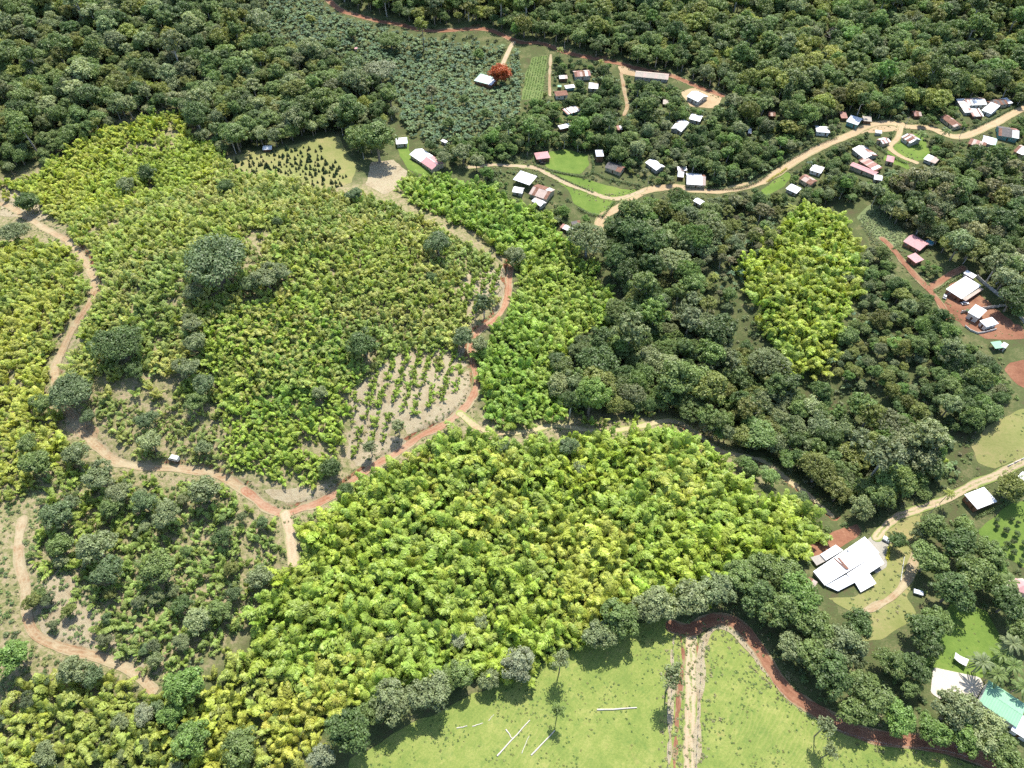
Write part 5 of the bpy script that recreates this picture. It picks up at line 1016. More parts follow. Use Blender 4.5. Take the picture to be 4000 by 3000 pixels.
for k, (x, y, h, zone, tint) in enumerate(BL):
    v = int(rng.integers(len(BAMBOO))); rz = float(rng.uniform(0, 6.28)); s = h / 8; sx = s * rng.uniform(.85, 1.2)
    if k in bkeep: thing('bamboo', BLAB[k], 'bamboo', 'bamboo clumps ' + zone, (x, y, float(bz[k])), rz, (sx, sx, s), (('culms', BAMBOO[v][1]), ('foliage', BAMBOO[v][0])), tint)
    else: as_stuff('bamboo_grove', x, y, float(bz[k]), rz, sx, s, v, tint)

# ---- bananas
BAN = ((.085, .150, .060), (.115, .180, .070), (.070, .130, .062), (.150, .215, .080))
NANA = []
for zone, poly, sp, kp in (('plantation', [(530, -40), (690, -30), (720, 20), (800, 52), (900, 74), (1090, 98), (1120, 112), (1128, 150), (1126, 230), (1110, 290), (1060, 330), (960, 318), (880, 290), (860, 215), (780, 132), (660, 112), (560, 80), (535, 20)], 3.3, .97), ('hamlet', [(1180, 170), (1260, 140), (1330, 160), (1450, 190), (1530, 250), (1460, 330), (1340, 330), (1220, 300), (1180, 240)], 5.2, .6),
                           ('roadside', [(1400, 330), (1560, 390), (1700, 350), (1840, 250), (1990, 235), (2100, 300), (1900, 400), (1700, 440), (1500, 420)], 7.0, .4), ('orchard', [(1780, 700), (1850, 640), (1960, 640), (2080, 800), (2110, 920), (2060, 980), (1950, 900), (1830, 860)], 6.0, .55), ('gully', [(1520, 440), (1700, 460), (1620, 600), (1560, 680), (1530, 560)], 4.6, .55), ('farm', [(2090, 1005), (2040, 1060), (1990, 1010), (2050, 960)], 4.5, .6), ('yard', [(2090, 640), (2150, 700), (2120, 720), (2080, 690)], 4, .5), ('lane', [(2060, 1110), (2150, 1120), (2100, 1160), (2030, 1150)], 6, .4)):
    p = fill(ov(poly), 2.5, sp, .6, kp); s = rng.choice([.65, .85, 1, 1.1, 1.4], len(p)) * rng.uniform(.85, 1.15, len(p)); bad = blocked(p, s * 1.0, s * 3.4)
    for i in np.where(~bad)[0]:
        if (np.hypot(txy_all[:, 0] - p[i, 0], txy_all[:, 1] - p[i, 1]) < txy_all[:, 2] * .55).any(): continue
        NANA.append((p[i, 0], p[i, 1], s[i], zone, jit(BAN[int(rng.integers(4))], .12)))
npos = np.array([(b[0], b[1]) for b in NANA]); nz = zg(npos[:, 0], npos[:, 1]); q = project(np.c_[npos, nz + 3]); size = np.array([b[2] for b in NANA]) / q[:, 2]
size[(q[:, 0] < 0) | (q[:, 0] > 4000) | (q[:, 1] < 0) | (q[:, 1] > 3000)] = 0
nkeep = set(np.argsort(-size)[:300].tolist())
nk = sorted(nkeep); NLAB = dict(zip(nk, rank_labels([NANA[k][:2] for k in nk], ['dark green banana plant' if NANA[k][4][1] < .13 else 'green banana plant' for k in nk])))
for k, (x, y, s, zone, tint) in enumerate(NANA):
    v = int(rng.integers(3)); rz = float(rng.uniform(0, 6.28))
    if k in nkeep: thing('banana_plant', NLAB[k], 'banana plant', 'banana plants ' + zone, (x, y, float(nz[k])), rz, (s, s, s), (('stem', BANANA[v][1]), ('leaves', BANANA[v][0])), tint)
    else: as_stuff('banana_plantation', x, y, float(nz[k]), rz, s, s, v, tint)

# ---- nursery conifers
p = fill(ov([(480, 352), (560, 330), (640, 318), (690, 305), (705, 330), (740, 355), (762, 385), (740, 402), (690, 408), (600, 385), (520, 372)]), 1.5, 4.3, .42, .82)
CO = np.argsort(-p[:, 1])[:290]; CO = np.concatenate([c[np.argsort(p[c, 0])] for c in np.array_split(CO, max(1, len(CO) // 14))]); CLAB = []
for r, c in enumerate(np.array_split(CO, max(1, len(CO) // 14))): CLAB += [f'young dark conifer, {ordinal(q + 1)} from the left in the {ordinal(r + 1)} nursery row' for q in range(len(c))]
for r, i in enumerate(CO):
    s = rng.uniform(1.5, 3.6) * (1.35 if rng.random() < .12 else 1); z = float(zg(*p[i])); v = int(rng.integers(2))
    thing('young_conifer', CLAB[r], 'conifer', 'young conifers of the nursery', (p[i, 0], p[i, 1], z), float(rng.uniform(0, 6.28)), (s * 1.25, s * 1.25, s), (('trunk', CONIFER[v][1]), ('crown', CONIFER[v][0])), jit((.030, .060, .026), .1))

# ---- palms
for px, py, v, s, tn, lab in ((1210, 105, 2, 1.0, 'yellow', 'tallest bright palm beside the hill road'), (1201, 230, 1, .9, 'yellow', 'low yellow palm beside the striped shack'), (1298, 131, 1, .8, 'yellow', 'small palm at the foot of the red bank'), (1521, 322, 0, 1.0, 'mid', 'dark palm among trees above the road curve'), (1931, 375, 1, 1.2, 'blue', 'spiky palm below the pink hip roof'), (1994, 288, 0, 1.0, 'mid', 'palm beside the plaza houses'), (2044, 281, 0, 1.0, 'mid', 'palm at the start of the hedge lane'), (1386, 506, 0, 1.0, 'fresh', 'palm in the ravine wood near the grey-green crown'), (1318, 476, 0, 1.1, 'dark', 'dark palm at the lane end'), (1546, 596, 0, .9, 'yellow', 'yellowing palm on the scrubby gully slope'), (1706, 447, 1, 1.1, 'yellow', 'light green palm above the right bamboo stand'), (1655, 425, 1, 1.0, 'mid', 'palm below the roadside lawn'), (2051, 1064, 2, .8, 'yellow', 'leaning palm with a long trunk over the farm lane'), (1934, 930, 0, 1.0, 'dark', 'dark palm beside the bright bamboo'),
                                   (2128, 1432, 0, 1.25, 'grey', 'palm casting its shadow on the patio'), (2155, 1452, 0, 1.2, 'mid', 'palm behind the green villa ridge'), (2185, 1440, 1, 1.2, 'mid', 'lower palm right of the green villa'), (2192, 1392, 0, 1.2, 'grey', 'palm at the right edge of the villa lawn'), (2165, 1408, 1, 1.2, 'mid', 'palm crowding the villa lawn corner'), (2200, 1300, 0, 1.2, 'grey', 'upper palm beside the villa terrace'), (2178, 1252, 0, 1.2, 'mid', 'palm in front of the pink villa'), (2205, 1345, 1, 1.2, 'grey', 'middle palm beside the villa terrace'), (2210, 1480, 0, 1.1, 'mid', 'palm behind the white flat roof')):
    hh = (9, 6, 13)[v] * s; w = at([px * K], [py * K], hh)[0]
    thing('palm_tree', lab, 'palm', 'palms', (w[0], w[1], float(zg(w[0], w[1]))), float(rng.uniform(0, 6.28)), (s, s, s), (('trunk', PALMS[v][1]), ('fronds', PALMS[v][0])), jit(TINT[tn], .06))

# ---- undergrowth: shrubs and weeds nobody could count
UND = [([(-40, 400), (270, 260), (400, 250), (700, 410), (930, 490), (1090, 580), (1000, 760), (900, 900), (600, 1040), (330, 980), (150, 870), (170, 700), (215, 600), (100, 460)], 5.5, .5, (.5, 1.3), ((.20, .22, .09), (.26, .25, .12), (.15, .19, .07), (.30, .27, .15))),
       ([(60, 1010), (450, 1040), (620, 1140), (620, 1300), (480, 1400), (330, 1470), (500, 1600), (500, 1720), (-40, 1720), (-40, 1100)], 2.9, .8, (.5, 1.6), ((.17, .23, .07), (.22, .26, .10), (.13, .19, .06), (.16, .21, .09))),
       ([(-40, -40), (2280, -40), (2280, 215), (1700, 300), (1560, 215), (1100, 75), (860, 220), (800, 300), (400, 260), (-40, 390)], 6.5, .8, (1.2, 2.6), ((.07, .10, .035), (.09, .12, .05))),
       ([(1180, 130), (1560, 200), (1850, 250), (2280, 220), (2280, 660), (1900, 440), (1700, 430), (1300, 480), (1080, 400), (880, 300), (1120, 300)], 4.6, .7, (.7, 1.9), ((.10, .15, .05), (.14, .18, .07), (.09, .12, .05), (.17, .19, .09))),
       ([(1300, 490), (1520, 420), (1700, 440), (1640, 740), (1800, 840), (1880, 560), (2060, 720), (2130, 900), (2050, 1060), (1830, 1130), (1500, 890), (1250, 890), (1200, 760)], 4.0, .75, (.8, 2.0), ((.10, .15, .05), (.15, .18, .08), (.09, .13, .05), (.18, .19, .10))),
       ([(1850, 460), (1920, 440), (1970, 520), (1930, 560), (1890, 540)], 1.25, .9, (.35, .8), ((.18, .22, .11), (.15, .20, .08), (.20, .22, .10))),
       ([(1640, 1200), (1760, 1130), (1860, 1120), (1760, 1200), (1760, 1300), (1900, 1440), (2060, 1480), (2200, 1640), (1900, 1580), (1690, 1470), (1600, 1330), (1480, 1310)], 4.0, .8, (.8, 2.0), ((.10, .16, .05), (.13, .18, .06), (.09, .12, .05))),
       ([(1980, 1110), (2060, 1080), (2230, 1030), (2230, 1300), (2060, 1310), (1990, 1280)], 5.0, .6, (.7, 1.8), ((.10, .16, .05), (.13, .18, .06))),
       ([(640, 1130), (970, 940), (1400, 930), (1650, 1070), (1770, 1130), (1500, 1290), (1100, 1450), (740, 1530), (560, 1420)], 4.2, .9, (1.4, 2.8), ((.24, .31, .06), (.20, .28, .06)))]
UND += [([(2040, 680), (2110, 740), (2170, 770), (2212, 860), (2160, 910), (2110, 1000), (2060, 1000), (2090, 880), (2040, 760)], 3.4, .8, (.6, 1.6), ((.17, .23, .07), (.21, .25, .10), (.14, .19, .06))),
        ([(1040, 350), (1110, 370), (1100, 400), (1150, 450), (1220, 480), (1300, 490), (1240, 510), (1060, 420)], 2.8, .85, (.6, 1.6), ((.15, .22, .07), (.20, .26, .09), (.12, .18, .06))),
        ([(1940, 520), (2010, 540), (2050, 590), (2010, 620), (1960, 590)], 2.8, .7, (.5, 1.3), ((.17, .24, .07), (.22, .26, .10)))]
for R in ROADS.values():       # weeds crowd the verges
    c = R['c']; m = int(len(c) * 1.6); k = rng.integers(0, len(c), m); tgv = np.gradient(c, axis=0)[k]; tgv /= np.maximum(1e-6, np.hypot(*tgv.T))[:, None]
    off = (R['hw'] + .5 + rng.exponential(1.6, m)) * rng.choice([-1, 1], m); w_ = c[k] + np.stack([-tgv[:, 1], tgv[:, 0]], 1) * off[:, None]; s = rng.uniform(.25, .8, m)
    ok = ~look(CLEAR_ROAD & False | CLEAR_HOUSE, w_[:, 0], w_[:, 1]) & (line_dist(w_[:, 0], w_[:, 1], c)[0] > R['hw'] + .2)
    for i in np.where(ok)[0]: as_stuff('undergrowth', w_[i, 0], w_[i, 1], float(zg(*w_[i])), rng.uniform(0, 6.28), s[i] * 1.2, s[i] * .8, int(rng.integers(3)), jit(((.27, .29, .12), (.33, .31, .16), (.21, .26, .09))[int(rng.integers(3))], .14))
rowdir = ground_xy(ov([(1150, 125), (1128, 215)])); rowdir = (rowdir[1] - rowdir[0]) / np.hypot(*(rowdir[1] - rowdir[0])); cw = PATCHES['crop_field']['p']; cs = np.stack([-rowdir[1], rowdir[0]])
for a_ in np.arange(-60, 60, 2.1):       # rows of the crop field
    for b_ in np.arange(-80, 80, 1.5):
        q_ = cw.mean(0) + cs * (a_ + rng.normal(0, .15)) + rowdir * (b_ + rng.normal(0, .25))
        if rng.random() < .85 and cw[:, 0].min() < q_[0] < cw[:, 0].max() and cw[:, 1].min() < q_[1] < cw[:, 1].max() and poly_sdf(q_[:1], q_[1:], cw)[0] > .5: as_stuff('undergrowth', q_[0], q_[1], float(zg(*q_)), rng.uniform(0, 6.28), .75, .6, int(rng.integers(3)), jit((.22, .33, .09), .15))
for nm_ in ('pasture', 'hill_pasture', 'house_yard', 'paddock', 'villa_lawn', 'building_plot'):
    w = PATCHES[nm_]['p']; area = 2600 if 'pasture' in nm_ else 260; q_ = w.min(0) + rng.random((area, 2)) * (w.max(0) - w.min(0)); q_ = q_[(poly_sdf(q_[:, 0], q_[:, 1], w) > 1) & (vnoise(q_[:, 0], q_[:, 1], 9, 31) + rng.normal(0, .12, area) > .5)]
    q_ = q_[~look(CLEAR_ROAD | CLEAR_HOUSE, q_[:, 0], q_[:, 1])]
    for v_ in q_: s_ = rng.uniform(.16, .5); as_stuff('undergrowth', v_[0], v_[1], float(zg(*v_)), rng.uniform(0, 6.28), s_ * 1.4, s_ * .7, int(rng.integers(3)), jit(((.17, .25, .06), (.24, .28, .08), (.13, .21, .05))[int(rng.integers(3))], .12))
for poly, sp, kp, (s0, s1), tints in UND:
    p = fill(ov(poly), .6, sp, .48, kp); s = rng.uniform(s0, s1, len(p)); bad = blocked(p, s * .6, s * .7)
    for i in np.where(~bad)[0]:
        as_stuff('undergrowth', p[i, 0], p[i, 1], float(zg(*p[i])), rng.uniform(0, 6.28), s[i] * 1.15, s[i], int(rng.integers(3)), jit(np.array(tints[int(rng.integers(len(tints)))]) * 1.3, .14))

def scatter(name, rows, protos, label):
    """one object: instances of whole plants on the points of a mesh"""
    a = np.array(rows, float); me = bpy.data.meshes.new(name); me.vertices.add(len(a)); me.vertices.foreach_set('co', a[:, :3].astype(np.float32).ravel())
    def at_(n, typ, key, data): x = me.attributes.new(n, typ, 'POINT'); x.data.foreach_set(key, np.ascontiguousarray(data).ravel())
    rot = np.zeros((len(a), 3), np.float32); rot[:, 2] = a[:, 3]; at_('rot', 'FLOAT_VECTOR', 'vector', rot)
    at_('scl', 'FLOAT_VECTOR', 'vector', a[:, [4, 4, 5]].astype(np.float32)); at_('pick', 'INT', 'value', a[:, 6].astype(np.int32))
    at_('tint', 'FLOAT_VECTOR', 'vector', a[:, 7:10].astype(np.float32))
    colp = bpy.data.collections.new(name + '_kinds')
    for k, meshes in enumerate(protos):
        bm = bmesh.new(); mats = []
        for q_, m_ in enumerate(meshes):
            n0 = len(bm.faces); bm.from_mesh(m_); bm.faces.ensure_lookup_table()
            for f in bm.faces[n0:]: f.material_index = q_
            mats.append(m_.materials[0])
        pm = bpy.data.meshes.new('%s_kind_%02d' % (name, k)); bm.to_mesh(pm); bm.free()
        for m_ in mats: pm.materials.append(m_)
        colp.objects.link(bpy.data.objects.new('%s_kind_%02d' % (name, k), pm))
    ng = bpy.data.node_groups.new(name, 'GeometryNodeTree'); ng.interface.new_socket('Geometry', in_out='INPUT', socket_type='NodeSocketGeometry'); ng.interface.new_socket('Geometry', in_out='OUTPUT', socket_type='NodeSocketGeometry')
    n, l = ng.nodes, ng.links; gi = n.new('NodeGroupInput'); go = n.new('NodeGroupOutput'); ip = n.new('GeometryNodeInstanceOnPoints'); ci = n.new('GeometryNodeCollectionInfo')
    ci.inputs['Collection'].default_value = colp; ci.inputs['Separate Children'].default_value = True; ci.inputs['Reset Children'].default_value = True
    def na(nm, t): x = n.new('GeometryNodeInputNamedAttribute'); x.data_type = t; x.inputs['Name'].default_value = nm; return x.outputs['Attribute']
    l.new(gi.outputs[0], ip.inputs['Points']); l.new(ci.outputs[0], ip.inputs['Instance']); ip.inputs['Pick Instance'].default_value = True
    l.new(na('pick', 'INT'), ip.inputs['Instance Index']); l.new(na('scl', 'FLOAT_VECTOR'), ip.inputs['Scale'])
    er = n.new('FunctionNodeEulerToRotation'); l.new(na('rot', 'FLOAT_VECTOR'), er.inputs[0]); l.new(er.outputs[0], ip.inputs['Rotation'])
    l.new(ip.outputs[0], go.inputs[0])
    o = add(name, me); md = o.modifiers.new('plants', 'NODES'); md.node_group = ng
    return tag(o, label, name.replace('_', ' '), kind='stuff')
scatter('forest', STUFF['forest'], PROTO_TREES, 'far mixed tropical forest seen as one mass')
scatter('bamboo_grove', STUFF['bamboo_grove'], BAMBOO, 'dense yellow-green bamboo covering the hillside')
scatter('banana_plantation', STUFF['banana_plantation'], BANANA, 'dark green banana plantation on the far slope')
scatter('undergrowth', STUFF['undergrowth'], SHRUB, 'low weeds and shrubs between the trees')
print('COUNTS trees', len(TREELIST), 'bamboo', len(BL), 'banana', len(NANA), 'under', len(STUFF['undergrowth']))

# ------------------------------------------------------------------ walls, hedges, fences, logs, vehicles, small things
def empty(name, loc, rz, label, cat, group=None):
    o = bpy.data.objects.new(name, None); ROOT.objects.link(o); o.location = loc; o.rotation_euler = (0, 0, rz); o.empty_display_size = .5; return tag(o, label, cat, group)
def wall(label, pts, h=2.0, mat='wall_block', step=3.0):
    c = resample(ground_xy(pts), step) if len(pts) > 2 else np.array([ground_xy(pts)[0] + (ground_xy(pts)[1] - ground_xy(pts)[0]) * t for t in np.linspace(0, 1, max(2, int(np.hypot(*(ground_xy(pts)[1] - ground_xy(pts)[0])) / step) + 1))])
    z = zg(c[:, 0], c[:, 1]); o = empty('boundary_wall', (c[0][0], c[0][1], float(z[0])), 0, label, 'wall', 'boundary walls')
    pm = box_me('post', 'wall_white', -.16, .16, -.16, .16, -.8, h + .15)
    for i in range(len(c)):
        add('post', pm, o, (c[i][0] - c[0][0], c[i][1] - c[0][1], float(z[i] - z[0])))
        if i + 1 < len(c):
            d = c[i + 1] - c[i]; L = float(np.hypot(*d)); zz = float((z[i] + z[i + 1]) / 2 - z[0])
            add('panel', box_me('panel', mat, -L / 2 + .1, L / 2 - .1, -.09, .09, -.8, h), o, ((c[i] + c[i + 1])[0] / 2 - c[0][0], (c[i] + c[i + 1])[1] / 2 - c[0][1], zz), (0, 0, math.atan2(d[1], d[0])))
wall('pale block wall running down behind the walled plot', T(3, 1, [(1800, 738), (2085, 985)])); wall('pale block wall going down to the frame edge', T(3, 1, [(2087, 990), (2235, 1165)]))
wall('cross wall between the plain and the modern white house', T(3, 1, [(1665, 1046), (1895, 1008), (2078, 984)])); wall('low white front wall of the modern house', T(3, 1, [(1700, 1165), (1800, 1224), (1965, 1190)]), 1.2, 'wall_white')
wall('low white wall along the lane above the paddock', T(3, 2, [(2070, 712), (2240, 630)]), .8, 'wall_white')

def hedge(label, pts, w=1.1, h=1.5, tint=(.12, .19, .05), name='hedge', dens=26):
    c = resample(ground_xy(pts, h * .6), 1.0); z = zg(c[:, 0], c[:, 1]); cl = Cloud(); n = len(c) * dens
    k = rng.integers(0, len(c), n); dd = sphere_dirs(n, -.2); off = dd * np.array([w * .75, w * .75, h * .55]) * rng.uniform(.8, 1.05, (n, 1))
    p = np.c_[c[k] - c[0], z[k] - z[0] + h * .45] + off + np.c_[rng.normal(0, .35, (n, 2)), np.zeros(n)]
    cl.leaves(p, dd + [0, 0, .5] + rng.normal(0, .35, (n, 3)), .55, .38, rng.uniform(.2, .8, n))
    o = empty(name, (c[0][0], c[0][1], float(z[0])), 0, label, 'hedge', 'hedges'); f = add('foliage', cl.mesh('foliage', 'tree_leaf'), o); f['tint'] = tint
    V = tube(np.c_[c - c[0], z - z[0] + h * .3], np.full(len(c), .12), 4); add('stems', tubes_mesh('stems', [V], 'bark'), o)
hedge('long dark hedge beside the upper village lane', T(3, 0, [(1755, 1112), (1900, 1045), (2050, 965), (2212, 885)]), 1.2, 2.0, (.09, .14, .045))
hedge('dark clipped hedge dropping past the striped roof', T(3, 0, [(868, 1190), (930, 1250), (1010, 1310), (1100, 1365), (1200, 1405)]), 1.3, 1.8, (.10, .16, .05))
hedge('yellow flowering hedge along the inner road bend', T(3, 0, [(0, 1565), (60, 1520), (110, 1490), (160, 1455)]), .9, 1.2, (.42, .42, .05))
hedge('dark tall hedge on the outer side of the road bend', T(3, 0, [(0, 1470), (80, 1430), (160, 1385), (260, 1330), (420, 1240), (600, 1180)]), 1.6, 2.4, (.10, .15, .05))
hedge('low dark hedge above the village road', T(2, 0, [(1500, 1610), (1700, 1620), (1900, 1625), (2060, 1590), (2212, 1500)]), 1.4, 2.0, (.10, .16, .05))
hedge('hedge around the lower side of the round lawn', T(2, 0, [(185, 1350), (200, 1420), (330, 1470), (480, 1500), (640, 1520), (700, 1460), (690, 1330)]), 1.0, 1.4, (.11, .18, .05))
hedge('shrub row above the garden drive', T(2, 0, [(340, 1490), (520, 1580), (700, 1655)]), .8, 1.1, (.16, .23, .07))
hedge('thick shrub row below the dark roofed house', T(2, 0, [(700, 1480), (820, 1540), (960, 1570), (1110, 1600)]), 1.4, 1.8, (.10, .16, .05))
hedge('upright clipped hedge at the garden corner', T(2, 1, [(885, 70), (840, 130), (785, 205)]), 1.0, 2.4, (.16, .25, .06))
hedge('shrubby hedge along the garden bottom', T(2, 1, [(570, 130), (660, 180), (785, 205)]), 1.5, 1.9, (.10, .17, .05))
hedge('grassy hedge above the two red roofs', T(3, 1, [(1250, 365), (1165, 435), (1080, 490)]), .7, 1.0, (.20, .25, .09))
hedge('white flowered hedge along the red spur', T(3, 1, [(1440, 860), (1560, 780), (1680, 715)]), .8, 1.1, (.22, .28, .10))
hedge('yellow flowering border beside the gravel drive', zoomed(3400, 1850, 2.115, [(150, 610), (148, 650), (136, 705)]), .6, .9, (.50, .48, .04))
hedge('leafy row beside the brown-striped roof', zoomed(3400, 1850, 2.115, [(880, 360), (1000, 300), (1150, 235)]), 1.0, 1.3, (.17, .24, .07))
hedge('planted edge between lawn and patio', zoomed(3560, 2350, 2.884, [(270, 640), (230, 720), (180, 830)]), 1.0, 1.4, (.12, .19, .05))

def fence(label, pts, step=4.0, h=1.4, mat='post_wood', rail=None):
    c = resample(ground_xy(pts), step); z = zg(c[:, 0], c[:, 1]); o = empty('wire_fence' if rail is None else 'rail_fence', (c[0][0], c[0][1], float(z[0])), 0, label, 'fence', 'fences'); pm = box_me('post', mat, -.12, .12, -.12, .12, -.3, h)
    for i in range(len(c)): add('post', pm, o, (c[i][0] - c[0][0], c[i][1] - c[0][1], float(z[i] - z[0])), (float(rng.normal(0, .05)), float(rng.normal(0, .05)), float(rng.uniform(0, 1))))
    for hh in (.5, .9, 1.25) if rail is None else (h * .5, h - .05): add('wire' if rail is None else 'rail', tubes_mesh('wire', [tube(np.c_[c - c[0], z - z[0] + hh], np.full(len(c), .012 if rail is None else .06), 4)], 'pole_grey' if rail is None else mat), o)
fence('wire fence on weathered posts left of the pasture track', T(2, 3, [(1395, 520), (1385, 800), (1372, 1100), (1355, 1400), (1340, 1750)]))
fence('wire fence on weathered posts right of the pasture track', T(2, 3, [(1580, 1800), (1600, 1400), (1615, 1100), (1630, 850), (1640, 620), (1690, 500), (1800, 450), (1900, 480), (2010, 580), (2110, 720), (2200, 860)]), 3.2)
fence('wire fence along the clay road at the foot of the hill pasture', zoomed(3000, 2250, 1.269, [(0, 500), (120, 640), (230, 710), (400, 785), (620, 840), (830, 860), (1000, 900)]), 4.0)
fence('white rail beside the yard trail', zoomed(3000, 2000, 2.115, [(1120, 380), (1105, 480), (1092, 568)]), 3.0, 1.1, 'metal_white', True)

def log(label, a, b, r=.28):
    w = at([a[0], b[0]], [a[1], b[1]], .25); n = 6; c = np.array([w[0] + (w[1] - w[0]) * t for t in np.linspace(0, 1, n)]); c[:, 2] = zg(c[:, 0], c[:, 1]) + r * .8; c[1:-1] += rng.normal(0, .12, (n - 2, 3)) * [1, 1, .3]
    V, F = tube(c - c[0], np.linspace(r, r * .65, n), 8); F = list(map(tuple, F)); bm = bmesh.new(); vs = [bm.verts.new(v) for v in V]
    for f in F: bm.faces.new([vs[i] for i in f])
    bm.faces.new(vs[:8]); bm.faces.new(vs[-8:]); o = add('fallen_log', bm_mesh('fallen_log', bm, 'log_grey'), None, c[0]); tag(o, label, 'log', 'fallen logs on the pasture')
for lab, a, b, r in (('long pale log lying at the middle of the fallen group', (1942, 2953), (2070, 2813), .3), ('pale log ending beside the shadow of the thin tree', (2075, 2950), (2167, 2853), .3), ('short thin stick between the two long logs', (2038, 2943), (2068, 2874), .14), ('dark topped log lying level across the pasture', (2332, 2772), (2488, 2764), .34), ('small log nearest to the shrubby pasture edge', (1784, 2844), (1825, 2835), .22), ('broken log right of the small one', (1845, 2837), (1886, 2824), .2), ('thin branch pointing up the pasture', (1909, 2815), (1929, 2790), .13), ('stub leaning onto the long pale log', (1976, 2849), (2002, 2885), .26)): log(lab, *((a, b)), r)

def vehicle(label, px, rz, L, W, H, body='metal_white', name='car', cat='car', kind='car'):
    w = at([px[0]], [px[1]], H * .5)[0]; o = empty(name, (w[0], w[1], float(zg(w[0], w[1])) + .12), rz, label, cat)
    def prism(n, prof, hw, mat, z=0, taper=0.0):
        bm = bmesh.new(); a = [bm.verts.new((x, -hw + (taper if y > prof[0][1] + .3 else 0), y + z)) for x, y in prof]; b = [bm.verts.new((x, hw - (taper if y > prof[0][1] + .3 else 0), y + z)) for x, y in prof]
        bm.faces.new(a); bm.faces.new(b[::-1])
        for i in range(len(prof)): bm.faces.new((a[i], b[i], b[(i + 1) % len(prof)], a[(i + 1) % len(prof)]))
        return add(n, bm_mesh(n, bm, mat), o)
    l = L / 2; hw = W / 2
    if kind == 'car':
        prism('body', [(-l, .3), (l, .3), (l, H * .5), (l * .45, H * .58), (-l * .9, H * .6), (-l, H * .5)], hw, body); prism('cabin', [(-l * .85, H * .6), (l * .42, H * .57), (l * .1, H), (-l * .65, H)], hw * .94, 'glass', 0.0, hw * .14)
        prism('roof', [(-l * .64, H + .005), (l * .1, H + .005), (l * .08, H + .05), (-l * .62, H + .05)], hw * .8, body)
    elif kind == 'van':
        prism('body', [(-l, .3), (l, .3), (l, H * .5), (l * .78, H * .56), (l * .58, H), (-l, H)], hw, body); prism('windscreen', [(l * .80, H * .58), (l * .62, H * .94), (l * .66, H * .94), (l * .84, H * .58)], hw * .9, 'glass')
        for s in (-1, 1): add('side_window', box_me('side_window', 'glass', -l * .1, l * .5, -.02, .02, H * .56, H * .85), o, (0, s * (hw + .01), 0))
    else:
        prism('body', [(-l, .55), (l, .55), (l, H), (-l, H)], hw, body); prism('drawbar', [(l, .5), (l + 1.2, .5), (l + 1.2, .6), (l, .6)], .06, 'pole_grey'); prism('lid', [(-l * 1.02, H + .004), (l * 1.02, H + .004), (l * .96, H + .12), (-l * .96, H + .12)], hw * 1.03, 'roof_bluewhite')
    bm = bmesh.new(); bmesh.ops.create_cone(bm, cap_ends=True, segments=14, radius1=.36, radius2=.36, depth=.24, matrix=Matrix.Rotation(math.pi / 2, 4, 'X')); tyre = bm_mesh('wheel', bm, 'rubber')
    bm = bmesh.new(); bmesh.ops.create_cone(bm, cap_ends=True, segments=10, radius1=.2, radius2=.2, depth=.27, matrix=Matrix.Rotation(math.pi / 2, 4, 'X')); rim = bm_mesh('rim', bm, 'chrome')
    for sx in ((-.62, .62) if kind != 'trailer' else (0,)):
        for s in (-1, 1): wv = add('wheel', tyre, o, (sx * l, s * (hw - .05), .24)); add('rim', rim, wv)
    if kind != 'trailer':
        for s in (-1, 1): add('headlight', box_me('headlight', 'chrome', l - .05, l + .03, -.18, .18, H * .36, H * .45), o, (0, s * hw * .68, 0))
vehicle('white van parked under the trees on the winding road', (680, 1790), 2.9, 5.0, 2.1, 2.3, name='van', cat='van', kind='van')
vehicle('black car parked in the yard beside the dark trees', zoomed(3400, 1850, 2.115, [(372, 655)])[0], 1.3, 4.7, 2.0, 1.7, 'black_paint')
vehicle('white box trailer at the end of the gravel drive', zoomed(3400, 1850, 2.115, [(132, 548)])[0], -.7, 3.4, 1.9, 1.5, 'metal_white', 'trailer', 'trailer', 'trailer')
vehicle('grey trailer half under the trees below the yard trail', zoomed(3000, 2000, 2.115, [(1238, 668)])[0], -.35, 3.8, 2.0, 1.4, 'pole_grey', 'trailer', 'trailer', 'trailer')
vehicle('dark car beside the square red-roofed cabin', T(2, 0, [(266, 1408)])[0], .15, 4.4, 1.9, 1.5, 'black_paint')
vehicle('small white car at the corner of the walled plot', zoomed(3600, 1000, 3.172, [(290, 500)])[0], 1.0, 4.0, 1.8, 1.5, 'metal_white')
vehicle('white pickup under the big white roof edge', zoomed(3600, 1000, 3.172, [(540, 585)])[0], .1, 4.4, 1.8, 1.5, 'metal_white')

def sail():
    P = np.array(zoomed(3560, 2350, 2.884, [(480, 640), (612, 728), (642, 655), (492, 576)])); w = at(P[:, 0], P[:, 1], 2.4); c = w.mean(0); z0 = float(zg(c[0], c[1])); o = empty('shade_sail', (c[0], c[1], z0), 0, 'white curved cloth sail on poles over the villa lawn', 'sail')
    bm = bmesh.new(); n = 8; g = []
    for i in range(n + 1):
        for j in range(3):
            s, t = i / n, j / 2; p = (w[0] * (1 - s) + w[1] * s) * (1 - t) + (w[3] * (1 - s) + w[2] * s) * t - c; g.append(bm.verts.new((p[0], p[1], 2.6 - 1.0 * 4 * s * (1 - s) * .45 + .5 * abs(s - .5))))
    for i in range(n):
        for j in range(2): bm.faces.new((g[i * 3 + j], g[(i + 1) * 3 + j], g[(i + 1) * 3 + j + 1], g[i * 3 + j + 1]))
    cl = add('cloth', bm_mesh('cloth', bm, 'canvas'), o); sm = cl.modifiers.new('thick', 'SOLIDIFY'); sm.thickness = .04
    for k in range(4): add('pole', box_me('pole', 'pole_grey', -.05, .05, -.05, .05, -.3, 2.84), o, (w[k][0] - c[0], w[k][1] - c[1], 0))
sail()
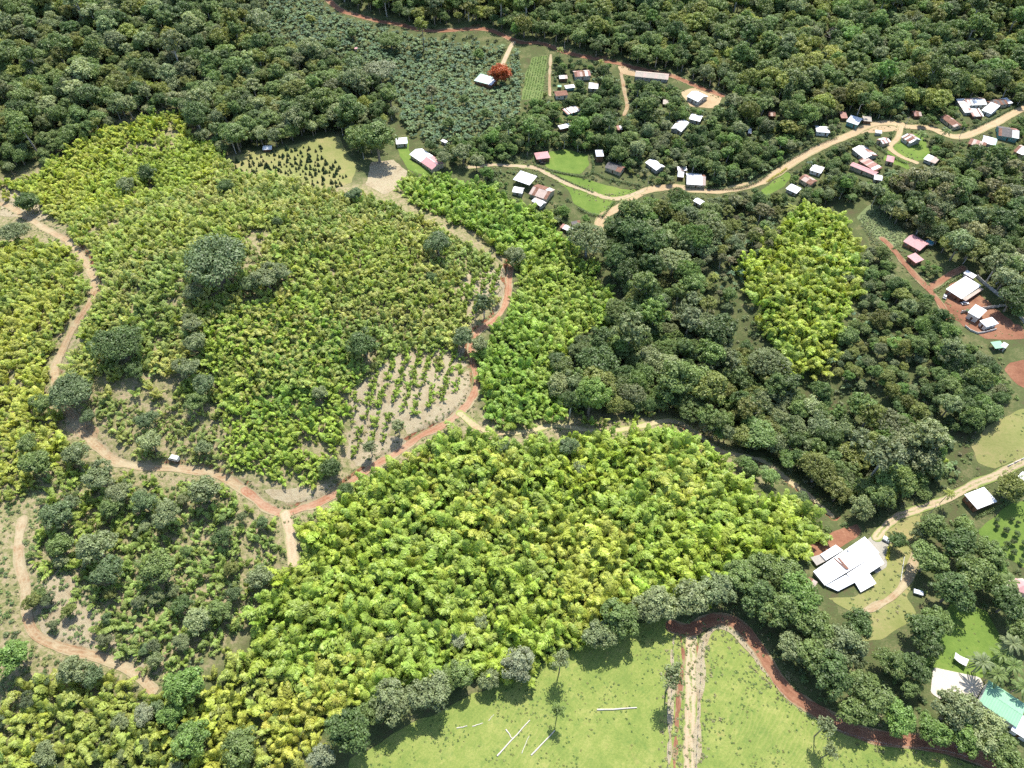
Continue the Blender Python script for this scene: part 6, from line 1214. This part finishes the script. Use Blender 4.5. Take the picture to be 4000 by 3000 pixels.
def pool():
    w = at(*[[v] for v in T(3, 1, [(1397, 436)])[0]], .6)[0]; o = empty('pool', (w[0], w[1], float(zg(w[0], w[1]))), 0, 'round blue above-ground pool behind the larger red roof', 'pool'); 
    bm = bmesh.new(); bmesh.ops.create_cone(bm, cap_ends=True, segments=28, radius1=2.6, radius2=2.6, depth=1.3, matrix=Matrix.Translation((0, 0, .25))); add('basin', bm_mesh('basin', bm, 'metal_white'), o)
    bm = bmesh.new(); bmesh.ops.create_circle(bm, cap_ends=True, segments=28, radius=2.35, matrix=Matrix.Translation((0, 0, .906))); add('water', bm_mesh('water', bm, 'pool_blue'), o)
pool()
def pole(label, a, h=8.5):
    w = at([a[0]], [a[1]], 0)[0]; o = empty('utility_pole', (w[0], w[1], float(zg(w[0], w[1]))), float(rng.uniform(0, 3)), label, 'pole', 'utility poles'); add('shaft', tubes_mesh('shaft', [tube([(0, 0, -.5), (0, 0, h / 2), (0, 0, h)], [.17, .15, .11], 8)], 'pole_grey'), o); add('crossarm', box_me('crossarm', 'post_wood', -.9, .9, -.06, .06, h - .7, h - .55), o)
    for x in (-.75, 0, .75): add('insulator', box_me('insulator', 'metal_white', x - .06, x + .06, -.06, .06, h - .55, h - .35), o)
pole('concrete utility pole at the garden drive junction', T(2, 0, [(1172, 1604)])[0]); pole('utility pole beside the upper hill road', T(2, 0, [(452, 430)])[0]); pole('utility pole at the dirt plaza', T(3, 0, [(1180, 1100)])[0]); pole('utility pole by the hedge lane', T(3, 0, [(1650, 1190)])[0]); pole('utility pole leaning over the farm lane', zoomed(3400, 1850, 2.115, [(480, 340)])[0]); pole('utility pole at the low corner of the plaza hedge', T(3, 0, [(520, 930)])[0])
# young trees set out on the orchard lawn
p = fill(ov([(2140, 1135), (2180, 1100), (2220, 1090), (2220, 1225), (2170, 1195)]), 1, 4.6, .35, .8, 1.0)
for i, lab in enumerate(rank_labels(p, ['small young orchard tree'] * len(p))):
    cr, tr = TREES['round'][i % 5][:2]; s = float(rng.uniform(1.1, 1.8)); thing('orchard_tree', lab, 'orchard tree', 'young trees on the orchard lawn', (p[i, 0], p[i, 1], float(zg(*p[i]))), float(rng.uniform(0, 6)), (s, s, s), (('trunk', tr), ('crown', cr)), jit((.13, .20, .06), .1))
